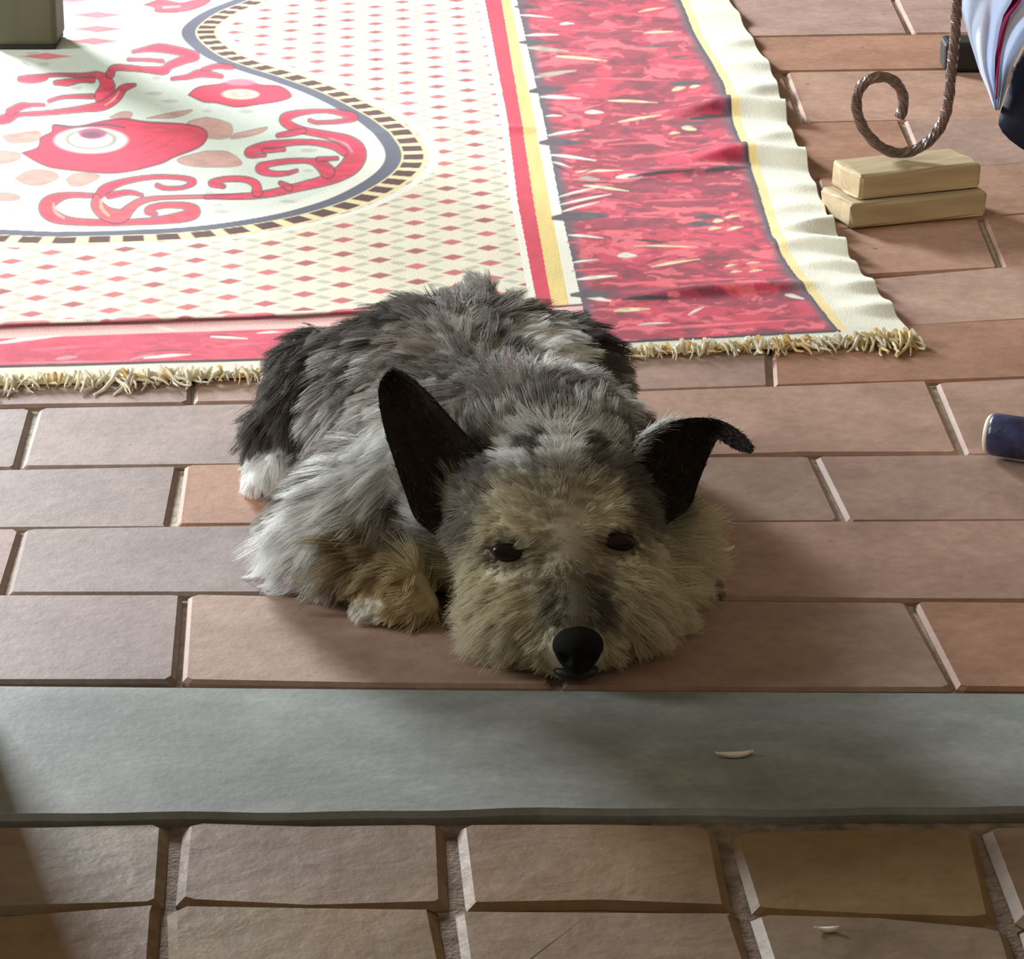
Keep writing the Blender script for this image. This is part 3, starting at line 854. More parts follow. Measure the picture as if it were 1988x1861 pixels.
    while u < 1775:
        v = float(lerp_line(H3, u))
        if random.random() < 0.93:
            g = 0.6 + 0.8 * vnoise(np.array([u / 60.0]), np.array([3.3]), 8)[0]
            p0 = on_z(u, v - 1)
            dirn = np.array([random.gauss(0.1, 0.8), -1, 0]); dirn /= np.linalg.norm(dirn)
            col = lin(250, 244, 224) * random.uniform(0.85, 1.05) if random.random() < 0.8 else lin(226, 196, 136)
            yarn(p0, dirn, random.uniform(0.006, 0.024) * g * g, random.uniform(0.0009, 0.0019), col)
        u += random.uniform(2.5, 6)
    for k in range(26):           # loose bunch at the corner
        p0 = on_z(random.uniform(1660, 1772), random.uniform(662, 672))
        a = random.uniform(-1.9, -0.1)
        yarn(p0, (math.cos(a), math.sin(a), 0), random.uniform(0.015, 0.04), random.uniform(0.0012, 0.0022), lin(238, 220, 172) * random.uniform(.8, 1.05))
    fo = big_mesh('fringe', np.array(fv) - np.array([0, 0.9, 0]), np.array(ff), hair_mat('rug_yarn'), np.array(fc), root)
    set_props(fo, kind='stuff')
    return root
rug()

# ------------------------------------------------------------------ furniture seen in part
M_LEGWOOD = simple_mat('painted_wood', lin(84, 78, 60), 0.6, 0.15, 18, 0.15, stretch=(1, 1, 0.2))
M_BLOCK = simple_mat('raw_wood', lin(184, 164, 130), 0.75, 0.22, 22, 0.2, stretch=(0.25, 1, 2.5))
M_IRON = simple_mat('worn_iron', lin(84, 62, 52), 0.28, 0.5, 60, 0.2, 0.8)
M_DARK = simple_mat('black_wood', lin(36, 32, 30), 0.6, 0.2, 30, 0.1)

# furniture leg on the rug
p = on_z(50, 98, 0.004)
leg = empty('furniture_leg', (p[0] - 0.0, p[1] + 0.034, 0.0045))
set_props(leg, 'square olive brown furniture leg standing on the rug medallion', 'furniture leg')
bm_obj('post', rounded_box(0.066, 0.066, 0.62, 0.006, 3), M_LEGWOOD, leg, loc=(0, 0, 0.004))
bm_obj('foot_pad', rounded_box(0.062, 0.062, 0.005, 0.001, 1), M_DARK, leg, loc=(0, 0, 0))

# two wooden blocks under the iron foot
fl = on_z(1650, 447); fr = on_z(1914, 421)
yaw = math.atan2(fr[1] - fl[1], fr[0] - fl[0])
bw = float(np.hypot(*(fr - fl)[:2])); bd = 0.060; bh = 0.0225
def wood_block(loc, sx, sy, sz, rz, label, seed):
    bm = rounded_box(sx, sy, sz, 0.003, 2)
    bmesh.ops.subdivide_edges(bm, edges=[e for e in bm.edges if e.calc_length() > 0.02], cuts=2, use_grid_fill=True)
    rr = random.Random(seed)
    for v in bm.verts:
        v.co += Vector((rr.gauss(0, .0010), rr.gauss(0, .0008), rr.gauss(0, .00015)))
    o = bm_obj('wood_block', bm, M_BLOCK, loc=loc)
    o.rotation_euler = (0, 0, rz)
    return set_props(o, label, 'wood block', 'wooden blocks under the iron foot')
exv = np.array([math.cos(yaw), math.sin(yaw), 0]); eyv = np.array([-math.sin(yaw), math.cos(yaw), 0])
c0 = fl + exv * bw / 2 + eyv * bd / 2
wood_block((c0[0], c0[1], 0.0005), bw, bd, bh, yaw, 'pale wooden block lying on the bricks, lower of the two under the iron foot', 1)
c1 = c0 + exv * 0.004 + eyv * 0.006
wood_block((c1[0], c1[1], bh + 0.001), bw * 0.90, bd * 0.92, bh, yaw + 0.03, 'pale wooden block directly under the iron scroll, upper of the two', 2)
ztop = 2 * bh + 0.0012

# wrought iron scroll foot: twisted square bar
sp = [(1868, -330), (1864, -200), (1861, -100), (1858, 0), (1854, 60), (1848, 120), (1843, 170), (1834, 210), (1815, 243), (1788, 265), (1757, 276), (1728, 273), (1700, 256), (1677, 228), (1665, 195), (1665, 165), (1677, 142), (1699, 130), (1724, 130), (1744, 144), (1754, 166), (1754, 190), (1747, 208)]
rodr = 0.0046
yrod = float(c1[1] + 0.004)
path = catmull([(u, v, 0) for u, v in sp], 8)[:, :2]
P3 = on_y(path[:, 0], path[:, 1], yrod)
P3[:, 2] += (ztop + rodr * 1.25) - P3[:, 2].min()
def twisted_bar(P, r, turns_per_m):
    # resample
    seg = np.linalg.norm(np.diff(P, axis=0), axis=1); s = np.concatenate([[0], np.cumsum(seg)])
    n = int(s[-1] / 0.0022); ss = np.linspace(0, s[-1], n)
    Q = np.stack([np.interp(ss, s, P[:, k]) for k in range(3)], 1)
    T = np.gradient(Q, axis=0); T /= np.linalg.norm(T, axis=1)[:, None]
    B = np.array([0, 1.0, 0]); vs = []; fs = []
    m = 8
    for k in range(n):
        nrm = np.cross(T[k], B); nrm /= np.linalg.norm(nrm)
        for j in range(m):
            a = j * 2 * math.pi / m + ss[k] * turns_per_m * 2 * math.pi
            rad = r * (1.07 if j % 2 == 0 else 0.98)
            vs.append(Q[k] + nrm * math.cos(a) * rad + B * math.sin(a) * rad)
    for k in range(n - 1):
        for j in range(m):
            fs.append((k * m + j, k * m + (j + 1) % m, (k + 1) * m + (j + 1) % m, (k + 1) * m + j))
    fs.append(tuple(range(m))[::-1]); fs.append(tuple((n - 1) * m + j for j in range(m)))
    return vs, fs
vs, fs = twisted_bar(P3, rodr, 15)
base = np.array([P3[np.argmin(P3[:, 2]), 0], yrod, ztop])
iron = mesh_obj('iron_foot', [v - base for v in vs], fs, M_IRON, smooth=False, loc=tuple(base))
set_props(iron, 'twisted wrought iron furniture foot curled into a scroll on two wooden blocks', 'iron foot')

# small dark foot behind it
p = on_z(1885, 141)
df = bm_obj('dark_foot', rounded_box(0.055, 0.04, 0.030, 0.004, 2), M_DARK, loc=(p[0], p[1] + 0.02, 0.0005))
set_props(df, 'small black foot on the bricks half hidden behind the white cloth', 'furniture foot')

# hanging cloth at the frame edge
def cloth():
    root = empty('hanging_cloth', tuple(on_y(2050, 250, yrod + 0.03)))
    set_props(root, 'hanging white and navy cloth with maroon stripe beside the iron scroll', 'cloth')
    o0 = np.array(root.location)
    def panel(name, left, right, y0, fold, nf, mat, ph=0.0, lift=0.0):
        # left/right: (v,u) edges of the panel, top to bottom
        vv = np.linspace(max(left[0][0], right[0][0]), min(left[-1][0], right[-1][0]), 46)
        L = np.interp(vv, [a for a, _ in left], [b for _, b in left]); Rr = np.interp(vv, [a for a, _ in right], [b for _, b in right])
        n = 28; pts = []
        for side in (0, 1):
            for k, v in enumerate(vv):
                t = np.linspace(0, 1, n)
                u = L[k] + (Rr[k] - L[k]) * t
                yy = y0 + fold * np.sin(t * nf * math.pi * 2 + ph + 0.012 * v) * (0.5 + 0.5 * k / len(vv)) + 0.004 * np.sin(v / 23.0 + t * 5) + lift + side * 0.0025
                pts.append(on_y(u, np.full(n, v), yy))
        P = np.vstack(pts) - o0
        m = len(vv); F = []
        for s in (0, 1):
            of = s * m * n
            for i in range(m - 1):
                for j in range(n - 1):
                    f = (of + i * n + j, of + (i + 1) * n + j, of + (i + 1) * n + j + 1, of + i * n + j + 1)
                    F.append(f if s == 0 else f[::-1])
        of = m * n
        for i in range(m - 1):
            F.append((i * n, of + i * n, of + (i + 1) * n, (i + 1) * n)); F.append((i * n + n - 1, (i + 1) * n + n - 1, of + (i + 1) * n + n - 1, of + i * n + n - 1))
        for j in range(n - 1):
            F.append((j, j + 1, of + j + 1, of + j)); k = (m - 1) * n
            F.append((k + j, of + k + j, of + k + j + 1, k + j + 1))
        return mesh_obj(name, P, F, mat, root, smooth=True)
    mw = simple_mat('white_cloth', lin(225, 232, 244), 0.55, 0.06, 30, 0.15, 0.4)
    mn = simple_mat('navy_cloth', lin(40, 44, 62), 0.7, 0.25, 40, 0.2, 0.2)
    for m_ in (mw,):          # thin fabric lets light through
        nt = m_.node_tree; b_ = nt.nodes['Principled BSDF']
        tr = N(nt, 'ShaderNodeBsdfTranslucent'); tr.inputs['Color'].default_value = (0.80, 0.87, 0.97, 1)
        mx = N(nt, 'ShaderNodeMixShader'); mx.inputs['Fac'].default_value = 0.5
        nt.links.new(b_.outputs['BSDF'], mx.inputs[1]); nt.links.new(tr.outputs['BSDF'], mx.inputs[2])
        nt.links.new(mx.outputs['Shader'], nt.nodes['Material Output'].inputs['Surface'])
    mm = simple_mat('maroon_cloth', lin(140, 30, 80), 0.6, 0.2, 60, 0.1, 0.2)
    yw = yrod + 0.03
    panel('white_panel', [(-330, 1800), (-100, 1845), (0, 1862), (50, 1874), (90, 1886), (140, 1902), (175, 1917), (214, 1931)],
          [(-330, 2250), (-100, 2130), (0, 2060), (50, 2010), (90, 1985), (130, 1966), (170, 1955), (214, 1941)], yw, 0.012, 2.6, mw)
    panel('stripe', [(-330, 2060), (-100, 2000), (0, 1966), (30, 1948), (60, 1940), (110, 1932), (150, 1931), (192, 1931)],
          [(-330, 2086), (-100, 2020), (0, 1985), (30, 1962), (60, 1952), (110, 1942), (150, 1938), (192, 1935)], yw, 0.004, 0.8, mm, lift=-0.014)
    panel('navy_panel', [(-330, 2300), (-100, 2160), (0, 2075), (50, 2018), (90, 1990), (130, 1970), (170, 1958), (205, 1946), (235, 1937), (250, 1940), (270, 1958), (294, 1990), (330, 2060)],
          [(-330, 2600), (0, 2560), (200, 2520), (330, 2480)], yw + 0.012, 0.012, 2.2, mn, ph=1.0)
cloth()

# navy cylinder with pale rims lying at the frame edge
def cylinder():
    c = on_z(1968, 903, 0.0)
    r = 0.0148
    root = empty('cylindrical_toy', (c[0] + 0.006, c[1] + r * 0.7, 0.0))
    root.rotation_euler = (0, 0, math.radians(-24))
    set_props(root, 'short navy cylinder with cream rims lying on the bricks at the frame edge', 'toy')
    def lathe(name, prof, mat):
        m = 28; vs = []; fs = []
        for (x, rr) in prof:
            for k in range(m):
                a = 2 * math.pi * k / m
                vs.append((x, rr * math.cos(a), r + 0.0012 + rr * math.sin(a)))
        n = len(prof)
        for i in range(n - 1):
            for k in range(m):
                fs.append((i * m + k, i * m + (k + 1) % m, (i + 1) * m + (k + 1) % m, (i + 1) * m + k))
        fs.append(tuple(range(m))[::-1]); fs.append(tuple((n - 1) * m + k for k in range(m)))
        o = mesh_obj(name, vs, fs, mat, root, smooth=True)
        return o
    mb = simple_mat('navy_lacquer', lin(52, 56, 92), 0.3, 0.5, 90, 0.2, 0.5)
    mc = simple_mat('cream_plastic', lin(238, 234, 214), 0.4, 0.05, 40, 0.05, 0.4)
    lathe('barrel', [(-0.0215, 0.0125), (-0.0205, 0.0142), (-0.018, 0.0148), (0.004, 0.0148), (0.006, 0.0140)], mb)
    lathe('rim', [(-0.0245, 0.0100), (-0.0243, 0.0122), (-0.0230, 0.0136), (-0.0212, 0.0138), (-0.0205, 0.0125)], mc)
    lathe('rim', [(0.0055, 0.0135), (0.0065, 0.0150), (0.011, 0.0150), (0.018, 0.0144), (0.022, 0.0120), (0.024, 0.007)], mc)
cylinder()

# small pale flakes on the floor
M_FLAKE = simple_mat('pale_flake', lin(226, 216, 196), 0.7, 0.1, 200, 0.1)
def flake(u, v, L, W, rz, z, label):
    p = on_z(u, v, z)
    n = 12; vs = []; fs = []
    for k in range(n + 1):
        t = k / n; x = (t - .5) * L; w = W * math.sin(math.pi * min(max(t, .04), .96)) ** .6 * .5
        zz = 0.0014 * (2 * t - 1) ** 2 + 0.0004
        vs += [(x, -w, zz), (x, w, zz + .0002), (x, 0, zz + .0012)]
    for k in range(n):
        a = k * 3; b = a + 3
        fs += [(a, b, b + 2, a + 2), (a + 2, b + 2, b + 1, a + 1), (a + 1, b + 1, b, a)]
    fs += [(0, 2, 1), (n * 3, n * 3 + 1, n * 3 + 2)]
    o = mesh_obj('flake', vs, fs, M_FLAKE, smooth=True, loc=tuple(p)); o.rotation_euler = (0, 0, rz)
    set_props(o, label, 'flake', 'pale flakes on the floor')
flake(1426, 1466, 0.021, 0.008, 0.12, 0.0007, 'pale husk flake lying alone on the grey threshold slab')
flake(1408, 1068, 0.012, 0.008, 0.3, 0.0003, 'pale flake on the brick beside the dog elbow')
flake(1606, 1806, 0.013, 0.006, 0.1, LOW + 0.0004, 'pale flake on a rough brick in front of the slab')

# ------------------------------------------------------------------ dog
CHIN = on_z(1120, 1333)                        # chin contact on the floor
HX, HY = float(CHIN[0]), float(CHIN[1])
HYAW = math.radians(5.5); HROLL = math.radians(4.5)
def head(x, y, z):
    """head coordinates (right, back, up) -> world"""
    zz = z - 0.045
    xr = x * math.cos(HROLL) - zz * math.sin(HROLL) * 0 ; zr = zz + x * math.sin(HROLL)
    X = xr * math.cos(HYAW) - y * math.sin(HYAW); Yw = xr * math.sin(HYAW) + y * math.cos(HYAW)
    return np.array([HX + X, HY + Yw, max(zr + 0.045, 0.0)])

PRIMS = []
def cone(a, b, ra, rb, k=0.015): PRIMS.append(('c', np.array(a, float), np.array(b, float), ra, rb, k))
def ellip(c, r, rz=0.0, k=0.015): PRIMS.append(('e', np.array(c, float), np.array(r, float), rz, 0, k))

# trunk
ellip((-0.040, -0.040, 0.060), (0.094, 0.105, 0.063), 0.25, 0.03)
ellip((-0.034, 0.015, 0.058), (0.086, 0.066, 0.060), 0.2, 0.03)
ellip((0.002, -0.140, 0.060), (0.082, 0.085, 0.058), 0.1, 0.03)
cone((0.012, -0.165, 0.066), (0.024, -0.225, 0.062), 0.062, 0.052, 0.03)          # neck
# near-left foreleg
cone((-0.058, -0.130, 0.070), (-0.112, -0.172, 0.034), 0.042, 0.034, 0.012)
cone((-0.108, -0.176, 0.028), (-0.090, -0.212, 0.020), 0.026, 0.017, 0.010)
cone((-0.090, -0.212, 0.020), (-0.066, -0.232, 0.016), 0.017, 0.016, 0.008)
for k, (dx, dy) in enumerate(((-0.012, -0.012), (0.0, -0.017), (0.012, -0.016), (0.022, -0.010))):
    cone((-0.074 + dx * .6, -0.226 + dy * .4, 0.014), (-0.074 + dx, -0.232 + dy, 0.010), 0.011, 0.0085, 0.004)
# far-right foreleg
cone((0.062, -0.140, 0.058), (0.088, -0.195, 0.034), 0.036, 0.028, 0.012)
cone((0.088, -0.195, 0.024), (0.080, -0.255, 0.016), 0.022, 0.016, 0.010)
cone((0.080, -0.255, 0.015), (0.066, -0.280, 0.013), 0.015, 0.013, 0.008)
# hind legs
ellip((-0.128, 0.012, 0.052), (0.036, 0.056, 0.048), 0.12, 0.010)
cone((-0.152, -0.005, 0.040), (-0.158, 0.030, 0.020), 0.022, 0.017, 0.008)
cone((-0.158, 0.035, 0.018), (-0.158, -0.026, 0.015), 0.017, 0.0155, 0.008)
for dx in (-0.010, 0.0, 0.010):
    cone((-0.158 + dx, -0.022, 0.011), (-0.158 + dx * 1.15, -0.034, 0.0095), 0.009, 0.0075, 0.003)
ellip((0.034, 0.020, 0.048), (0.040, 0.065, 0.048), -0.2, 0.03)
# tail lying back over the rump
cone((-0.026, 0.050, 0.098), (-0.022, 0.066, 0.112), 0.016, 0.010, 0.012)
# head
H = head
def hcone(a, b, ra, rb, k=0.012): cone(H(*a), H(*b), ra, rb, k)
ellip(H(0, 0.112, 0.062), (0.056, 0.052, 0.046), HYAW, 0.02)
ellip(H(0, 0.085, 0.056), (0.049, 0.040, 0.040), HYAW, 0.015)
hcone((0, 0.062, 0.046), (0, 0.012, 0.030), 0.031, 0.0175, 0.012)
hcone((0, 0.075, 0.060), (0, 0.018, 0.036), 0.020, 0.012, 0.010)
for sx in (-1, 1):
    ellip(H(sx * 0.026, 0.050, 0.030), (0.028, 0.034, 0.026), HYAW, 0.012)
    ellip(H(sx * 0.029, 0.072, 0.042), (0.025, 0.032, 0.030), HYAW, 0.012)
    ellip(H(sx * 0.030, 0.070, 0.076), (0.018, 0.016, 0.012), HYAW, 0.010)
    ellip(H(sx * 0.0115, 0.016, 0.022), (0.0135, 0.014, 0.014), HYAW, 0.006)
hcone((0, 0.055, 0.018), (0, 0.012, 0.012), 0.020, 0.011, 0.010)      # chin

def sdf(p):
    d = np.full(p.shape[:-1], 1e3, np.float32)
    for kind, a, b, r1, r2, k in PRIMS:
        if kind == 'c':
            ab = b - a; t = np.clip(((p - a) @ ab) / (ab @ ab), 0, 1)
            e = np.linalg.norm(p - a - t[..., None] * ab, axis=-1) - (r1 + (r2 - r1) * t)
        else:
            c, s = math.cos(-r1), math.sin(-r1)
            q = p - a
            q = np.stack([q[..., 0] * c - q[..., 1] * s, q[..., 0] * s + q[..., 1] * c, q[..., 2]], -1)
            k0 = np.linalg.norm(q / b, axis=-1); k1 = np.linalg.norm(q / (b * b), axis=-1)
            e = k0 * (k0 - 1) / np.maximum(k1, 1e-6)
        h = np.clip(0.5 + 0.5 * (d - e) / k, 0, 1)
        d = np.where(d > 0.2, np.minimum(d, e), d * (1 - h) + e * h - k * h * (1 - h))
    return np.maximum(d, 0.0012 - p[..., 2])

def surface_nets(fn, lo, hi, h):
    lo = np.array(lo); n = np.ceil((np.array(hi) - lo) / h).astype(int) + 1
    ax = [lo[i] + h * np.arange(n[i]) for i in range(3)]
    F = np.empty(n, np.float32)
    G = np.stack(np.meshgrid(ax[1], ax[2], indexing='ij'), -1).astype(np.float32)
    for i in range(n[0]):
        pp = np.concatenate([np.full(G.shape[:-1] + (1,), ax[0][i], np.float32), G], -1)
        F[i] = fn(pp)
    cs = n - 1
    acc = np.zeros((*cs, 3), np.float32); cnt = np.zeros(cs, np.float32)
    I = np.indices(cs)
    corner = lambda o: F[o[0]:o[0] + cs[0], o[1]:o[1] + cs[1], o[2]:o[2] + cs[2]]
    cor = [(x, y, z) for x in (0, 1) for y in (0, 1) for z in (0, 1)]
    for a in cor:
        for axn in range(3):
            if a[axn]: continue
            b = list(a); b[axn] = 1
            fa, fb = corner(a), corner(b)
            m = (fa < 0) != (fb < 0)
            t = np.where(m, fa / np.where(m, fa - fb, 1), 0)
            for c in range(3):
                acc[..., c] += m * (a[c] + (t if c == axn else 0))
            cnt += m
    act = cnt > 0
    vid = np.full(cs, -1, np.int64); vid[act] = np.arange(act.sum())
    pos = (np.stack([I[c][act] for c in range(3)], -1) + acc[act] / cnt[act][:, None]) * h + lo
    quads = []
    for axn in range(3):
        b, c = [k for k in range(3) if k != axn]
        sl = [slice(1, cs[k]) for k in range(3)]; sl[axn] = slice(0, cs[axn])
        s0 = list(sl); s1 = list(sl); s1[axn] = slice(1, cs[axn] + 1)
        fa = F[tuple(s0)] < 0; fb = F[tuple(s1)] < 0
        for flip in (False, True):
            m = (fa & ~fb) if not flip else (~fa & fb)
            idx = np.argwhere(m)
            off = np.array([1, 1, 1]); off[axn] = 0
            idx = idx + off
            def g(db, dc):
                j = idx.copy(); j[:, b] -= db; j[:, c] -= dc
                return vid[j[:, 0], j[:, 1], j[:, 2]]
            q = np.stack([g(1, 1), g(0, 1), g(0, 0), g(1, 0)], -1)
            if flip ^ (axn == 1): q = q[:, ::-1]
            quads.append(q)
    return pos, np.vstack(quads)

def soft_ell(u, v, cu, cv, ru, rv, ang=0.0, soft=0.25):
    c, s = math.cos(math.radians(ang)), math.sin(math.radians(ang))
    x = (u - cu) * c + (v - cv) * s; y = -(u - cu) * s + (v - cv) * c
    return sstep(1 + soft, 1 - soft, np.hypot(x / ru, y / rv))

# coat colours
C_GREY = lin(150, 145, 138); C_DARK = lin(58, 52, 50); C_LIGHT = lin(206, 208, 204); C_WHITE = lin(238, 240, 238); C_TAN = lin(214, 198, 164); C_GOLD = lin(168, 152, 122); C_BROWN = lin(132, 116, 102); C_FACE = lin(217, 209, 184)

def coat(p, r=None):
    """colour of the coat at points p; r adds strand to strand variation"""
    u, v = proj(p)
    n = len(u)
    if r is None: r = np.full(n, 0.5)
    nz = fbm(p[:, 0] * 60 + 7, p[:, 1] * 45 + p[:, 2] * 60, 13, 3)
    c = np.repeat(C_GREY[None], n, 0)
    def mix(col, w):
        nonlocal c
        w = np.clip(w, 0, 1)[:, None]; c = c * (1 - w) + np.asarray(col) * w
    mix(C_BROWN, 0.5 * sstep(0.5, 0.65, nz)); mix(C_DARK, 0.5 * sstep(0.46, 0.34, nz))
    mix(C_DARK, 0.9 * soft_ell(u, v, 1110, 600, 130, 55, 28))            # black over the far hip
    mix(C_DARK, 0.55 * soft_ell(u, v, 1190, 690, 40, 90, -25))
    mix(C_DARK, 0.6 * soft_ell(u, v, 700, 640, 160, 40, -18))
    mix(C_DARK, 0.5 * soft_ell(u, v, 900, 760, 90, 60, 20))
    mix(C_WHITE, 0.85 * soft_ell(u, v, 1065, 670, 80, 52, 20) * sstep(0.34, 0.5, nz))
    mix(C_LIGHT, 0.7 * soft_ell(u, v, 1150, 760, 70, 60, 0) * sstep(0.45, 0.6, nz))
    mix(C_LIGHT, 0.7 * soft_ell(u, v, 680, 740, 60, 110, 25) * sstep(0.45, 0.6, nz))
    mix(C_LIGHT, 0.6 * soft_ell(u, v, 930, 550, 60, 24, 0))
    # hind leg: dark thigh, white foot
    hl = (p[:, 0] < -0.118) & (p[:, 1] > -0.06)
    mix(lin(84, 78, 74), hl * 0.85)
    mix(C_DARK, hl * 0.6 * sstep(540, 580, u))  # darkened towards the flank, painting the shadow gap between them
    mix(C_WHITE, hl * sstep(840, 895, v))
    # white shoulder and elbow feathering
    mix(C_WHITE, soft_ell(u, v, 695, 940, 215, 66, -52, 0.3))
    mix(C_WHITE, soft_ell(u, v, 605, 1065, 62, 90, -10, 0.3))
    mix(C_GOLD, soft_ell(u, v, 735, 1085, 75, 80, 0, 0.35))
    mix(C_WHITE, soft_ell(u, v, 800, 1030, 62, 55, 30, 0.3))
    mix(C_TAN, soft_ell(u, v, 820, 1165, 140, 75, 8, 0.3))
    mix(C_WHITE, 0.8 * soft_ell(u, v, 715, 1190, 40, 34, 0, 0.4))
    mix(lin(176, 150, 118), (p[:, 0] > 0.085) * sstep(930, 1010, v))
    # head
    hd = (p[:, 1] < HY + 0.165) & (u > 880) & (u < 1420) & (v > 800)
    nape = hd * soft_ell(u, v, 1070, 862, 140, 52, 0, 0.4)
    mix(C_GREY, hd * 0.6 * soft_ell(u, v, 1080, 905, 190, 28)); mix(C_WHITE, 0.9 * nape * sstep(0.36, 0.5, nz))
    face = hd * sstep(905, 965, v + 0.0 * u)
    mix(C_FACE, face)
    mix(lin(104, 98, 92), 0.75 * hd * soft_ell(u, v, 922, 960, 38, 115, 12, 0.35))        # dark temple
    mix(lin(96, 90, 84), 0.85 * hd * soft_ell(u, v, 1255, 960, 60, 75, -30, 0.35))
    mix(lin(120, 108, 90), 0.3 * hd * soft_ell(u, v, 1090, 960, 60, 60))
    mix(lin(92, 86, 76), 0.9 * face * soft_ell(u, v, 1125, 1175, 58, 85, 6, 0.4))        # dark bridge of the muzzle
    mix(lin(120, 108, 88), 0.5 * face * soft_ell(u, v, 1095, 1090, 70, 60, 0, 0.4))
    mix(lin(214, 206, 180), 0.9 * face * soft_ell(u, v, 1020, 1265, 65, 55)); mix(lin(214, 206, 180), 0.9 * face * soft_ell(u, v, 1215, 1265, 50, 55))
    for eu, ev in ((992, 1074), (1196, 1054)):
        mix(lin(92, 80, 64), 0.9 * hd * soft_ell(u, v, eu, ev, 46, 32, 0, 0.35))
    # single hairs lighter and darker
    body = ~hd
    wl = sstep(0.5, 0.75, c.mean(1))
    c = c * (0.72 + 0.56 * r + wl * (0.22 - 0.3 * r))[:, None]
    w = ((r > 0.86) & body & (v < 940))[:, None] * 0.55
    c = c * (1 - w) + C_LIGHT * w
    return np.clip(c, 0.004, 0.92)

def curves_obj(name, P, rad, col, mat, parent, origin):
    """P (n,k,3) strands"""
    n, k = P.shape[:2]
    cd = bpy.data.hair_curves.new(name)
    cd.add_curves([k] * n)
    cd.attributes['position'].data.foreach_set('vector', np.ascontiguousarray(P - origin, np.float32).ravel())
    ra = cd.attributes.get('radius') or cd.attributes.new('radius', 'FLOAT', 'POINT')
    prof = np.linspace(1, 0.22, k)[None] * rad[:, None]
    ra.data.foreach_set('value', np.ascontiguousarray(prof, np.float32).ravel())
    ca = cd.attributes.new('Col', 'FLOAT_COLOR', 'CURVE')
    c4 = np.ones((n, 4), np.float32); c4[:, :3] = col
    ca.data.foreach_set('color', c4.ravel())
    cd.materials.append(mat)
    return link(bpy.data.objects.new(name, cd), parent)

